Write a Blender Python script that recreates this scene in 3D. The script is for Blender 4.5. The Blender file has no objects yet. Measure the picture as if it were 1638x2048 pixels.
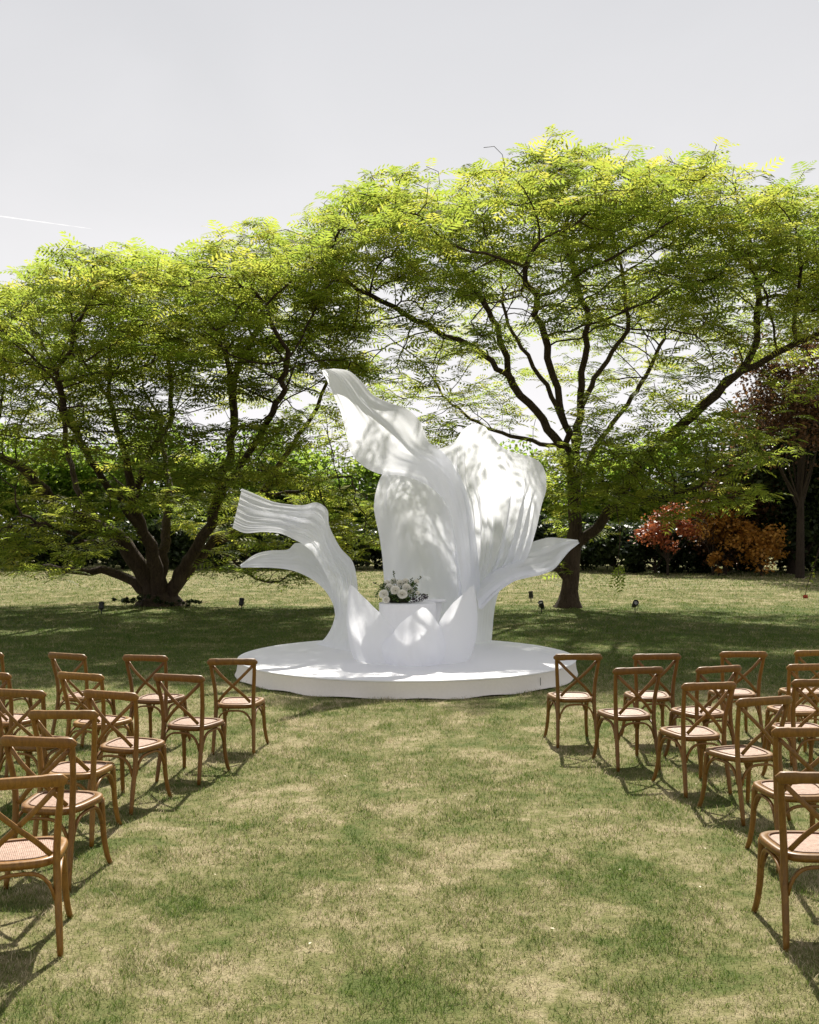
import bpy, bmesh, math, random
import numpy as np
from mathutils import Vector, Matrix, kdtree

random.seed(7)
RNG = np.random.default_rng(7)
R = math.radians
SC = bpy.context.scene
COL = SC.collection

# ------------------------------------------------------------------ camera
F = 2026.0          # focal length in photo pixels (35 mm lens, portrait frame)
CAM_H = 2.10
HOR = 1055.0
cam_d = bpy.data.cameras.new('camera')
cam = bpy.data.objects.new('camera', cam_d)
COL.objects.link(cam)
cam.location = (0, 0, CAM_H)
cam.rotation_euler = (R(90), 0, 0)
cam_d.sensor_fit = 'VERTICAL'
cam_d.sensor_height = 36.0
cam_d.lens = 36.0 * F / 2048.0
cam_d.shift_y = (HOR - 1024.0) / 2048.0
cam_d.clip_start = 0.1
cam_d.clip_end = 20000
SC.camera = cam

# ------------------------------------------------------------------ light
SUN_EL, SUN_AZ = 49.0, 4.0          # azimuth measured from +Y towards +X
SUN_STRENGTH = 5.0
SKY_STRENGTH = 0.0555
EXPOSURE = 0.88
w = bpy.data.worlds.new('World')
SC.world = w
w.use_nodes = True
nt = w.node_tree
nt.nodes.clear()
sky = nt.nodes.new('ShaderNodeTexSky')
sky.sky_type = 'NISHITA'
sky.sun_disc = False
sky.sun_elevation = R(SUN_EL)
sky.sun_rotation = R(SUN_AZ)
sky.altitude = 100
sky.air_density = 2.6
sky.dust_density = 0.25
sky.ozone_density = 1.0
hs = nt.nodes.new('ShaderNodeHueSaturation')      # thin bright overcast: nearly colourless sky
hs.inputs['Saturation'].default_value = 0.16
tint = nt.nodes.new('ShaderNodeMix')
tint.data_type = 'RGBA'
tint.blend_type = 'MULTIPLY'
tint.inputs[0].default_value = 1.0
tint.inputs[7].default_value = (0.80, 0.783, 0.80, 1)
haze = nt.nodes.new('ShaderNodeMix')
haze.data_type = 'RGBA'
haze.inputs[7].default_value = (10.0, 9.85, 10.1, 1)      # thin bright haze, thicker towards the horizon all round
tco = nt.nodes.new('ShaderNodeTexCoord')
sepz = nt.nodes.new('ShaderNodeSeparateXYZ')
mr_ = nt.nodes.new('ShaderNodeMapRange')
mr_.inputs['From Min'].default_value = 0.0
mr_.inputs['From Max'].default_value = 0.47
mr_.inputs['To Min'].default_value = 1.0
mr_.inputs['To Max'].default_value = 0.22
nt.links.new(tco.outputs['Generated'], sepz.inputs[0])
nt.links.new(sepz.outputs[2], mr_.inputs['Value'])
cl = nt.nodes.new('ShaderNodeTexNoise')
cl.inputs['Scale'].default_value = 2.4
cl.inputs['Detail'].default_value = 5
cl.inputs['Distortion'].default_value = 0.8
clm = nt.nodes.new('ShaderNodeMapping')
clm.inputs['Scale'].default_value = (1, 1, 2.5)
nt.links.new(tco.outputs['Generated'], clm.inputs['Vector'])
nt.links.new(clm.outputs[0], cl.inputs['Vector'])
ca = nt.nodes.new('ShaderNodeMath'); ca.operation = 'MULTIPLY_ADD'
ca.inputs[1].default_value = 0.34; ca.inputs[2].default_value = -0.17
nt.links.new(cl.outputs[0], ca.inputs[0])
cb = nt.nodes.new('ShaderNodeMath'); cb.operation = 'ADD'; cb.use_clamp = True
nt.links.new(mr_.outputs[0], cb.inputs[0]); nt.links.new(ca.outputs[0], cb.inputs[1])
nt.links.new(cb.outputs[0], haze.inputs[0])
bg = nt.nodes.new('ShaderNodeBackground')
bg.inputs['Strength'].default_value = SKY_STRENGTH
wo = nt.nodes.new('ShaderNodeOutputWorld')
nt.links.new(sky.outputs[0], hs.inputs['Color'])
nt.links.new(hs.outputs[0], tint.inputs[6])
nt.links.new(tint.outputs[2], haze.inputs[6])
nt.links.new(haze.outputs[2], bg.inputs['Color'])
nt.links.new(bg.outputs[0], wo.inputs['Surface'])

sd = bpy.data.lights.new('sun', 'SUN')
sd.energy = SUN_STRENGTH
sd.angle = R(0.53)
sd.color = (1.0, 0.955, 0.87)
sun = bpy.data.objects.new('sun', sd)
COL.objects.link(sun)
SUN_DIR = Vector((math.sin(R(SUN_AZ)) * math.cos(R(SUN_EL)), math.cos(R(SUN_AZ)) * math.cos(R(SUN_EL)), math.sin(R(SUN_EL))))
sun.rotation_euler = SUN_DIR.to_track_quat('Z', 'Y').to_euler()
sun.location = (0, 30, 40)

vs = SC.view_settings
vs.view_transform = 'Standard'
vs.look = 'None'
vs.exposure = EXPOSURE
vs.gamma = 1.0
vs.use_curve_mapping = False
try:
    SC.cycles.max_bounces = 10
    SC.cycles.transmission_bounces = 8
    SC.cycles.diffuse_bounces = 7
    SC.cycles.transparent_max_bounces = 8
    SC.cycles.use_denoising = True
except Exception:
    pass


# ------------------------------------------------------------------ helpers
def P(px, py, d):
    """a point of the place: photo direction (px, py) at ground distance d"""
    return Vector(((px - 819.0) * d / F, d, CAM_H - (py - HOR) * d / F))


def setp(o, label=None, cat=None, group=None, kind=None):
    if label: o['label'] = label
    if cat: o['category'] = cat
    if group: o['group'] = group
    if kind: o['kind'] = kind
    return o


def empty(name, loc=(0, 0, 0), rz=0.0):
    o = bpy.data.objects.new(name, None)
    o.empty_display_size = 0.2
    o.location = loc
    o.rotation_euler = (0, 0, rz)
    COL.objects.link(o)
    return o


def link(name, me, mat=None, parent=None, smooth=True):
    o = bpy.data.objects.new(name, me)
    if mat is not None and not me.materials:
        me.materials.append(mat)
    if smooth and len(me.polygons):
        me.polygons.foreach_set('use_smooth', np.ones(len(me.polygons), dtype=bool))
    COL.objects.link(o)
    if parent is not None:
        o.parent = parent
    return o


def world_parent(o, parent):
    """parent a part whose mesh is in world coordinates to an Empty at the thing's base"""
    o.parent = parent
    o.matrix_parent_inverse = Matrix.Translation(-Vector(parent.location))
    return o


def mesh_np(name, V, Fc, var=None):
    """V (n,3), Fc (m,k) -> mesh; var: optional per-vertex float"""
    V = np.ascontiguousarray(V, dtype=np.float32)
    Fc = np.ascontiguousarray(Fc, dtype=np.int32)
    m, k = Fc.shape
    me = bpy.data.meshes.new(name)
    me.vertices.add(len(V))
    me.vertices.foreach_set('co', V.ravel())
    me.loops.add(m * k)
    me.loops.foreach_set('vertex_index', Fc.ravel())
    me.polygons.add(m)
    me.polygons.foreach_set('loop_start', np.arange(0, m * k, k, dtype=np.int32))
    try:
        me.polygons.foreach_set('loop_total', np.full(m, k, dtype=np.int32))
    except Exception:
        pass
    if var is not None:
        a = me.attributes.new('var', 'FLOAT', 'POINT')
        a.data.foreach_set('value', np.ascontiguousarray(var, dtype=np.float32))
    me.update(calc_edges=True)
    return me


def tube(points, radii, sides=8, cap=True, squash=None):
    """swept tube -> (verts, faces quads as lists)"""
    pts = [Vector(p) for p in points]
    n = len(pts)
    V, Fs = [], []
    prev = None
    for i, p in enumerate(pts):
        t = (pts[min(i + 1, n - 1)] - pts[max(i - 1, 0)])
        if t.length < 1e-9: t = Vector((0, 0, 1))
        t.normalize()
        if prev is None:
            a = Vector((1, 0, 0)) if abs(t.x) < 0.8 else Vector((0, 1, 0))
            u = t.cross(a).normalized()
        else:
            u = (prev - t * prev.dot(t))
            if u.length < 1e-6: u = t.orthogonal()
            u.normalize()
        prev = u
        v = t.cross(u)
        r = radii[i] if hasattr(radii, '__len__') else radii
        for k in range(sides):
            an = 2 * math.pi * k / sides
            V.append(p + (u * math.cos(an) + v * math.sin(an)) * r)
    for i in range(n - 1):
        for k in range(sides):
            a = i * sides + k
            b = i * sides + (k + 1) % sides
            Fs.append((a, b, b + sides, a + sides))
    if cap:
        Fs.append(tuple(range(sides - 1, -1, -1)))
        Fs.append(tuple((n - 1) * sides + k for k in range(sides)))
    return V, Fs


class MB:
    def __init__(self):
        self.V, self.F = [], []

    def add(self, V, Fs):
        o = len(self.V)
        self.V += [tuple(v) for v in V]
        self.F += [tuple(i + o for i in f) for f in Fs]
        return self

    def tube(self, pts, r, sides=8, cap=True):
        return self.add(*tube(pts, r, sides, cap))

    def strip(self, pts, wv, tv, cap=True):
        """swept rectangle with rounded corners: wv list/vec of half-width vectors, tv half-thickness vectors"""
        V, Fs = [], []
        prof = [(-1, -.6), (-.8, -1), (.8, -1), (1, -.6), (1, .6), (.8, 1), (-.8, 1), (-1, .6)]
        n = len(pts)
        for i, p in enumerate(pts):
            a = wv[i] if isinstance(wv, list) else wv
            b = tv[i] if isinstance(tv, list) else tv
            for (x, y) in prof:
                V.append(Vector(p) + Vector(a) * x + Vector(b) * y)
        for i in range(n - 1):
            for k in range(8):
                a = i * 8 + k
                b = i * 8 + (k + 1) % 8
                Fs.append((a, b, b + 8, a + 8))
        if cap:
            Fs.append(tuple(range(7, -1, -1)))
            Fs.append(tuple((n - 1) * 8 + k for k in range(8)))
        return self.add(V, Fs)

    def box(self, c, s):
        x, y, z = c
        a, b, d = s[0] / 2, s[1] / 2, s[2] / 2
        V = [(x + i * a, y + j * b, z + k * d) for i in (-1, 1) for j in (-1, 1) for k in (-1, 1)]
        return self.add(V, [(0, 1, 3, 2), (4, 6, 7, 5), (0, 4, 5, 1), (2, 3, 7, 6), (0, 2, 6, 4), (1, 5, 7, 3)])

    def lathe(self, prof, seg=24, c=(0, 0, 0), capb=True, capt=True):
        V, Fs = [], []
        for (r, z) in prof:
            for k in range(seg):
                a = 2 * math.pi * k / seg
                V.append((c[0] + r * math.cos(a), c[1] + r * math.sin(a), c[2] + z))
        for i in range(len(prof) - 1):
            for k in range(seg):
                a = i * seg + k
                b = i * seg + (k + 1) % seg
                Fs.append((a, b, b + seg, a + seg))
        if capb: Fs.append(tuple(range(seg - 1, -1, -1)))
        if capt: Fs.append(tuple((len(prof) - 1) * seg + k for k in range(seg)))
        return self.add(V, Fs)

    def mesh(self, name):
        me = bpy.data.meshes.new(name)
        me.from_pydata(self.V, [], self.F)
        me.update()
        return me

    def build(self, name, mat, parent=None, smooth=True):
        return link(name, self.mesh(name), mat, parent, smooth)


def crom(pts, n):
    """Catmull-Rom resample of an (m,3) array to n points"""
    pts = np.asarray(pts, float)
    m = len(pts)
    ext = np.vstack([2 * pts[0] - pts[1], pts, 2 * pts[-1] - pts[-2]])
    t = np.linspace(0, m - 1, n)
    i = np.minimum(t.astype(int), m - 2)
    f = (t - i)[:, None]
    p0, p1, p2, p3 = ext[i], ext[i + 1], ext[i + 2], ext[i + 3]
    return 0.5 * ((2 * p1) + (-p0 + p2) * f + (2 * p0 - 5 * p1 + 4 * p2 - p3) * f ** 2 + (-p0 + 3 * p1 - 3 * p2 + p3) * f ** 3)


def vnoise(x, y, seed=0):
    """cheap smooth value noise, numpy"""
    def h(i, j):
        n = (i * 374761393 + j * 668265263 + seed * 974711) & 0x7fffffff
        n = ((n ^ (n >> 13)) * 1274126177) & 0x7fffffff
        return ((n ^ (n >> 16)) & 0xffff) / 65535.0
    x = np.asarray(x, float); y = np.asarray(y, float)
    i = np.floor(x).astype(np.int64); j = np.floor(y).astype(np.int64)
    fx = x - i; fy = y - j
    fx = fx * fx * (3 - 2 * fx); fy = fy * fy * (3 - 2 * fy)
    return (h(i, j) * (1 - fx) + h(i + 1, j) * fx) * (1 - fy) + (h(i, j + 1) * (1 - fx) + h(i + 1, j + 1) * fx) * fy


# ------------------------------------------------------------------ materials
class NT:
    def __init__(self, name):
        self.m = bpy.data.materials.new(name)
        self.m.use_nodes = True
        self.t = self.m.node_tree
        self.t.nodes.clear()
        self.out = self.t.nodes.new('ShaderNodeOutputMaterial')

    def n(self, typ, **kw):
        nd = self.t.nodes.new(typ)
        for k, v in kw.items():
            if k.startswith('i_'):
                nd.inputs[k[2:].replace('_', ' ')].default_value = v
            else:
                setattr(nd, k, v)
        return nd

    def l(self, a, b):
        self.t.links.new(a, b)

    def ramp(self, fac, stops):
        r = self.n('ShaderNodeValToRGB')
        e = r.color_ramp.elements
        while len(e) < len(stops): e.new(0.5)
        for k, (p, c) in enumerate(stops):
            e[k].position = p
            e[k].color = (*c, 1) if len(c) == 3 else c
        self.l(fac, r.inputs[0])
        return r.outputs[0]

    def noise(self, scale, vec=None, detail=4, rough=.55, dist=0.0):
        nd = self.n('ShaderNodeTexNoise')
        nd.inputs['Scale'].default_value = scale
        nd.inputs['Detail'].default_value = detail
        nd.inputs['Roughness'].default_value = rough
        nd.inputs['Distortion'].default_value = dist
        if vec is not None: self.l(vec, nd.inputs['Vector'])
        return nd.outputs[0]

    def mix(self, fac, a, b, blend='MIX'):
        nd = self.n('ShaderNodeMix', data_type='RGBA', blend_type=blend)
        for k, v in ((0, fac), (6, a), (7, b)):
            if hasattr(v, 'links') or hasattr(v, 'is_linked'): self.l(v, nd.inputs[k])
            elif k == 0: nd.inputs[0].default_value = v
            else: nd.inputs[k].default_value = (*v, 1)
        return nd.outputs[2]

    def math(self, op, a, b=0.0):
        nd = self.n('ShaderNodeMath', operation=op)
        for k, v in ((0, a), (1, b)):
            if hasattr(v, 'is_linked'): self.l(v, nd.inputs[k])
            else: nd.inputs[k].default_value = v
        return nd.outputs[0]

    def bump(self, h, strength, dist):
        nd = self.n('ShaderNodeBump')
        nd.inputs['Strength'].default_value = strength
        nd.inputs['Distance'].default_value = dist
        self.l(h, nd.inputs['Height'])
        return nd.outputs[0]

    def principled(self, color, rough=.6, spec=.4, normal=None):
        p = self.n('ShaderNodeBsdfPrincipled')
        if hasattr(color, 'is_linked'): self.l(color, p.inputs['Base Color'])
        else: p.inputs['Base Color'].default_value = (*color, 1)
        if hasattr(rough, 'is_linked'): self.l(rough, p.inputs['Roughness'])
        else: p.inputs['Roughness'].default_value = rough
        p.inputs['Specular IOR Level'].default_value = spec
        if normal is not None: self.l(normal, p.inputs['Normal'])
        return p

    def finish(self, shader):
        self.l(shader, self.out.inputs['Surface'])
        return self.m


def leaf_material(name, cols, trans_gain=1.6, mixf=.5, rough=.45, spec=.35):
    """cols: ramp stops on the per-leaf 'var' value"""
    N = NT(name)
    at = N.n('ShaderNodeAttribute', attribute_name='var')
    c = N.ramp(at.outputs['Fac'], cols)
    p = N.principled(c, rough, spec)
    tr = N.n('ShaderNodeBsdfTranslucent')
    g = N.n('ShaderNodeMix', data_type='RGBA', blend_type='MULTIPLY')
    g.inputs[0].default_value = 1.0
    N.l(c, g.inputs[6])
    g.inputs[7].default_value = (trans_gain, trans_gain, trans_gain * .8, 1)
    N.l(g.outputs[2], tr.inputs['Color'])
    mx = N.n('ShaderNodeMixShader')
    mx.inputs[0].default_value = mixf
    N.l(p.outputs[0], mx.inputs[1])
    N.l(tr.outputs[0], mx.inputs[2])
    return N.finish(mx.outputs[0])


def grass_patch(N, vec):
    """0 = green, 1 = dry straw; shared by lawn sheet and blades"""
    a = N.noise(1.25, vec, 4, .6, .5)
    b = N.noise(4.2, vec, 4, .65, .4)
    c = N.noise(13.0, vec, 3, .6, .2)
    s = N.math('ADD', N.math('MULTIPLY', a, .44), N.math('ADD', N.math('MULTIPLY', b, .36), N.math('MULTIPLY', c, .20)))
    s = N.math('ADD', N.math('MULTIPLY', N.math('SUBTRACT', s, .5), 1.85), .470)
    # untrodden turf by platform and trees is greener; also paints in deeper shade
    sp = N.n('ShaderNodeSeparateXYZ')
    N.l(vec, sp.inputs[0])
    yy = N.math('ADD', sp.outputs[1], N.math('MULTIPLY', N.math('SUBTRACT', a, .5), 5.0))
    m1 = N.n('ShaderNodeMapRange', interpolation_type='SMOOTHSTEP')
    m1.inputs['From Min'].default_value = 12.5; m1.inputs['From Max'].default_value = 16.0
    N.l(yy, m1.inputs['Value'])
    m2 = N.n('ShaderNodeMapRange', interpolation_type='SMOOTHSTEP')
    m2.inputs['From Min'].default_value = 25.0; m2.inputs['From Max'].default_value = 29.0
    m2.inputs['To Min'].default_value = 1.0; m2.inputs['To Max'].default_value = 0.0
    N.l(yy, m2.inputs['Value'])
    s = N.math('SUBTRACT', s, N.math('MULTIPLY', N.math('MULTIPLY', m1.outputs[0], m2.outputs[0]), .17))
    return s


def mat_lawn():
    N = NT('lawn_ground')
    g = N.n('ShaderNodeNewGeometry')
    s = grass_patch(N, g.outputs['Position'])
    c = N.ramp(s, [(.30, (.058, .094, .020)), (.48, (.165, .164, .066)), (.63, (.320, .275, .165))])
    f = N.noise(60, g.outputs['Position'], 3, .7)
    c2 = N.mix(N.math('MULTIPLY', f, .45), c, (.20, .17, .075))
    mp = N.n('ShaderNodeMapping')
    mp.inputs['Scale'].default_value = (3.0, 1.0, 1.0)
    N.l(g.outputs['Position'], mp.inputs['Vector'])
    f2 = N.noise(9, g.outputs['Position'], 5, .75)
    h = N.math('ADD', N.math('MULTIPLY', f, .6), f2)
    return N.finish(N.principled(c2, .95, .1, N.bump(h, .9, .03)).outputs[0])


def mat_blades():
    N = NT('grass_blades')
    g = N.n('ShaderNodeNewGeometry')
    at = N.n('ShaderNodeAttribute', attribute_name='var')
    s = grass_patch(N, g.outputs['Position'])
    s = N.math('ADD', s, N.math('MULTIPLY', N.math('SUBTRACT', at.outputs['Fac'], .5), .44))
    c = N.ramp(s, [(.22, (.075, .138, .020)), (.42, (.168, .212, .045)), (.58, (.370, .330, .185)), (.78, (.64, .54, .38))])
    p = N.principled(c, .6, .25)
    tr = N.n('ShaderNodeBsdfTranslucent')
    N.l(c, tr.inputs['Color'])
    mx = N.n('ShaderNodeMixShader')
    mx.inputs[0].default_value = .38
    N.l(p.outputs[0], mx.inputs[1]); N.l(tr.outputs[0], mx.inputs[2])
    return N.finish(mx.outputs[0])


def mat_bark(name, c1, c2):
    N = NT(name)
    tc = N.n('ShaderNodeNewGeometry')
    mp = N.n('ShaderNodeMapping')
    mp.inputs['Scale'].default_value = (9, 9, 2.2)
    N.l(tc.outputs['Position'], mp.inputs['Vector'])
    a = N.noise(1.6, mp.outputs[0], 6, .7, 1.2)
    b = N.noise(.9, tc.outputs['Position'], 3, .6)
    c = N.ramp(a, [(.3, c1), (.7, c2)])
    c = N.mix(N.math('MULTIPLY', b, .5), c, tuple(x * .55 for x in c1))
    return N.finish(N.principled(c, .9, .2, N.bump(a, 1.0, .07)).outputs[0])


def mat_wood(gain=1.0, hue=.5):
    N = NT('chair_wood')
    tc = N.n('ShaderNodeTexCoord')
    oi = N.n('ShaderNodeObjectInfo')
    mp = N.n('ShaderNodeMapping')
    mp.inputs['Scale'].default_value = (14, 14, 5)
    N.l(tc.outputs['Object'], mp.inputs['Vector'])
    add = N.n('ShaderNodeVectorMath', operation='ADD')
    N.l(mp.outputs[0], add.inputs[0]); N.l(oi.outputs['Random'], add.inputs[1])
    n2 = N.noise(3.0, add.outputs[0], 5, .65, .5)
    n3 = N.noise(9.0, add.outputs[0], 4, .7, 1.5)
    s = N.math('ADD', N.math('MULTIPLY', n3, .4), N.math('MULTIPLY', n2, .6))
    c = N.ramp(s, [(.28, (.090, .036, .005)), (.5, (.180, .080, .011)), (.74, (.29, .140, .025))])
    v = N.math('ADD', .90 * gain, N.math('MULTIPLY', oi.outputs['Random'], .20))
    hsv = N.n('ShaderNodeHueSaturation')
    N.l(c, hsv.inputs['Color']); N.l(v, hsv.inputs['Value'])
    hsv.inputs['Hue'].default_value = hue
    rr = N.math('ADD', .34, N.math('MULTIPLY', n2, .22))
    return N.finish(N.principled(hsv.outputs[0], rr, .45, N.bump(s, .12, .002)).outputs[0])


def mat_rattan():
    N = NT('rattan_weave')
    tc = N.n('ShaderNodeTexCoord')
    sep = N.n('ShaderNodeSeparateXYZ')
    N.l(tc.outputs['Object'], sep.inputs[0])
    k = 2 * math.pi / .019
    sx = N.math('SINE', N.math('MULTIPLY', sep.outputs[0], k))
    sy = N.math('SINE', N.math('MULTIPLY', sep.outputs[1], k * 1.6))
    pr = N.math('MULTIPLY', sx, sy)
    h = N.math('ADD', N.math('MULTIPLY', pr, .5), N.math('MULTIPLY', N.math('ABSOLUTE', sx), .5))
    nz = N.noise(40, tc.outputs['Object'], 3, .6)
    c = N.ramp(N.math('ADD', N.math('MULTIPLY', h, .35), N.math('MULTIPLY', nz, .6)), [(.10, (.09, .045, .025)), (.34, (.33, .20, .135)), (.62, (.52, .36, .27))])
    return N.finish(N.principled(c, .42, .55, N.bump(h, .8, .004)).outputs[0])


def mat_fabric(name, base=(.93, .938, .965), trans=.36, weave=1.0, fold=0.0):
    N = NT(name)
    tc = N.n('ShaderNodeNewGeometry')
    f = N.noise(420, tc.outputs['Position'], 2, .6)
    lo = N.noise(3.0, tc.outputs['Position'], 3, .5)
    c = N.mix(N.math('MULTIPLY', lo, .35), base, tuple(x * .96 for x in base))
    mp = N.n('ShaderNodeMapping')
    mp.inputs['Scale'].default_value = (16, 16, 1.6)
    N.l(tc.outputs['Position'], mp.inputs['Vector'])
    wr = N.noise(1.5, mp.outputs[0], 4, .55, .3)
    h = N.math('ADD', N.math('MULTIPLY', f, .04 * weave), N.math('MULTIPLY', wr, fold))
    nrm = N.bump(h, .6, .02)
    p = N.principled(c, .85, .15, nrm)
    tr = N.n('ShaderNodeBsdfTranslucent')
    tr.inputs['Color'].default_value = (.935, .945, .99, 1)
    N.l(nrm, tr.inputs['Normal'])
    mx = N.n('ShaderNodeMixShader')
    mx.inputs[0].default_value = trans
    N.l(p.outputs[0], mx.inputs[1]); N.l(tr.outputs[0], mx.inputs[2])
    return N.finish(mx.outputs[0])


def mat_plain(name, c, rough=.6, spec=.4, nz=0.12, scale=20):
    N = NT(name)
    tc = N.n('ShaderNodeNewGeometry')
    f = N.noise(scale, tc.outputs['Position'], 4, .6)
    col = N.mix(f, tuple(x * (1 - nz) for x in c), tuple(min(1, x * (1 + nz)) for x in c))
    return N.finish(N.principled(col, rough, spec, N.bump(f, .1, .01)).outputs[0])


M = {}
M['lawn'] = mat_lawn()
M['blades'] = mat_blades()
M['bark'] = mat_bark('dark_bark', (.034, .022, .015), (.130, .092, .064))
M['bark_far'] = mat_bark('far_bark', (.030, .022, .016), (.075, .055, .040))
M['wood'] = mat_wood()
M['rattan'] = mat_rattan()
M['fabric'] = mat_fabric('sheer_white_fabric', trans=.64, fold=.10)
M['fabric_plain'] = mat_fabric('taut_white_fabric', trans=.56, fold=.03)
M['carpet'] = mat_plain('white_carpet', (.875, .875, .885), .95, .1, .05, 90)
M['skirt'] = mat_plain('cream_skirt_fabric', (.84, .80, .745), .9, .1, .06, 30)
M['plinth'] = mat_plain('white_plinth', (.875, .875, .885), .8, .2, .04, 30)
M['black'] = mat_plain('black_metal', (.018, .018, .019), .45, .4, .2, 60)
M['lens'] = mat_plain('lamp_glass', (.30, .29, .27), .15, .5, .1, 60)
M['rose'] = mat_fabric('rose_petals', (.90, .87, .76), .35, 0, 0)
M['soil'] = mat_plain('floral_foam', (.03, .035, .018), .95, .1, .3, 60)
M['stem'] = mat_plain('plant_stem', (.06, .08, .03), .7, .3, .2, 60)
M['red'] = mat_plain('red_blossom', (.45, .07, .03), .6, .3, .2, 80)
M['leaf_main'] = leaf_material('feathery_leaves', [(.0, (.080, .120, .022)), (.45, (.140, .172, .030)), (.8, (.188, .194, .036)), (1.0, (.225, .204, .046))], 2.75, .62, .6, .2)
M['leaf_far'] = leaf_material('distant_leaves', [(.0, (.060, .105, .020)), (.6, (.110, .160, .026)), (1.0, (.165, .190, .036))], 2.8, .58, .6, .2)
M['leaf_dark'] = leaf_material('dark_evergreen_leaves', [(.0, (.018, .032, .011)), (.7, (.036, .054, .018)), (1.0, (.064, .080, .027))], 1.5, .38)
M['leaf_copper'] = leaf_material('copper_leaves', [(.0, (.050, .030, .016)), (.6, (.105, .055, .028)), (1.0, (.19, .100, .050))], 1.5, .45)
M['leaf_orange'] = leaf_material('orange_leaves', [(.0, (.24, .105, .020)), (.6, (.45, .210, .040)), (1.0, (.56, .32, .08))], 1.1, .35)
M['leaf_red'] = leaf_material('red_orange_leaves', [(.0, (.24, .065, .030)), (.6, (.45, .140, .065)), (1.0, (.55, .24, .11))], 1.1, .35)
M['leaf_bouquet'] = leaf_material('bouquet_leaves', [(.0, (.030, .070, .016)), (.6, (.075, .130, .030)), (1.0, (.16, .22, .06))], 1.8, .45)
M['leaf_purple'] = leaf_material('purple_sprigs', [(.0, (.040, .028, .042)), (1.0, (.10, .075, .10))], 1.0, .25)


# ------------------------------------------------------------------ ground
STAGE_C = Vector((-.04, 14.80, 0))
STAGE_R, STAGE_H = 2.44, .232


def build_ground():
    xs = np.concatenate([np.linspace(-2500, -60, 12), np.linspace(-50, 50, 51), np.linspace(60, 2500, 12)])
    ys = np.concatenate([np.linspace(-400, -10, 8), np.linspace(0, 70, 57), np.linspace(90, 4000, 14)])
    X, Y = np.meshgrid(xs, ys)
    Z = np.zeros_like(X)
    V = np.stack([X, Y, Z], -1).reshape(-1, 3)
    nx, ny = len(xs), len(ys)
    i = np.arange(nx * ny).reshape(ny, nx)
    Fc = np.stack([i[:-1, :-1], i[:-1, 1:], i[1:, 1:], i[1:, :-1]], -1).reshape(-1, 4)
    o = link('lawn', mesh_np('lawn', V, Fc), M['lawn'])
    setp(o, 'short mown lawn, green with dry straw-coloured patches', 'lawn', kind='structure')


def build_grass():
    zones = [  # d0, d1, density, height, width
        (3.6, 6.5, 7400, .028, .0036),
        (6.5, 9.5, 3900, .030, .0048),
        (9.5, 14.0, 2500, .034, .0060),
        (14.0, 20.0, 1000, .036, .0095),
        (20.0, 34.0, 330, .040, .016),
        (34.0, 53.0, 95, .050, .034)]
    Vs, Fs, Ws = [], [], []
    off = 0
    for (d0, d1, dens, hh, ww) in zones:
        hw = .43 * d1 + 1.6
        n = int(dens * 2 * hw * (d1 - d0))
        x = RNG.uniform(-hw, hw, n); y = RNG.uniform(d0, d1, n)
        keep = (np.abs(x) < .41 * y + .15 + np.where(RNG.random(n) < .45, 1.3, 0.0)) & ((x - STAGE_C.x) ** 2 + (y - STAGE_C.y) ** 2 > (STAGE_R + .02) ** 2)
        # tufts: thin out by noise so the sward is uneven
        dn = .55 * vnoise(x * 3.1, y * 3.1, 3) + .45 * vnoise(x * 11, y * 11, 5)
        keep &= RNG.random(n) < .30 + 1.0 * dn
        x, y = x[keep], y[keep]; dn = dn[keep]
        n = len(x)
        h = hh * RNG.uniform(.3, 1.2, n) * (.45 + 1.25 * dn ** 1.4)
        wd = ww * RNG.uniform(.6, 1.3, n)
        a = RNG.uniform(0, 2 * np.pi, n)
        lean = RNG.uniform(.15, 1.5, n) * h
        la = RNG.uniform(0, 2 * np.pi, n)
        lx, ly = np.cos(la) * lean, np.sin(la) * lean
        dx, dy = np.cos(a) * wd / 2, np.sin(a) * wd / 2
        z0 = np.zeros(n)
        if d0 > 9:
            v = np.stack([
                np.stack([x - dx, y - dy, z0], -1), np.stack([x + dx, y + dy, z0], -1),
                np.stack([x + lx + dx * .25, y + ly + dy * .25, h], -1), np.stack([x + lx - dx * .25, y + ly - dy * .25, h], -1)], 1)
            Vs.append(v.reshape(-1, 3))
            Fs.append(off + np.arange(n)[:, None] * 4 + np.array([0, 1, 2, 3]))
            Ws.append(np.repeat(RNG.random(n), 4))
            off += n * 4
            continue
        v = np.stack([
            np.stack([x - dx, y - dy, z0], -1), np.stack([x + dx, y + dy, z0], -1),
            np.stack([x + lx * .35 + dx * .8, y + ly * .35 + dy * .8, h * .6], -1),
            np.stack([x + lx * .35 - dx * .8, y + ly * .35 - dy * .8, h * .6], -1),
            np.stack([x + lx - dx * .1, y + ly - dy * .1, h], -1),
            np.stack([x + lx + dx * .1, y + ly + dy * .1, h], -1)], 1)
        Vs.append(v.reshape(-1, 3))
        b = off + np.arange(n)[:, None] * 6
        Fs.append(np.concatenate([b + np.array([0, 1, 2, 3]), b + np.array([3, 2, 5, 4])], 0))
        Ws.append(np.repeat(RNG.random(n), 6))
        off += n * 6
    me = mesh_np('grass', np.concatenate(Vs), np.concatenate(Fs), np.concatenate(Ws))
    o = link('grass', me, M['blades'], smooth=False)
    setp(o, 'short blades of green and dry grass over the whole lawn', 'grass', kind='stuff')


build_ground()
build_grass()


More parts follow.
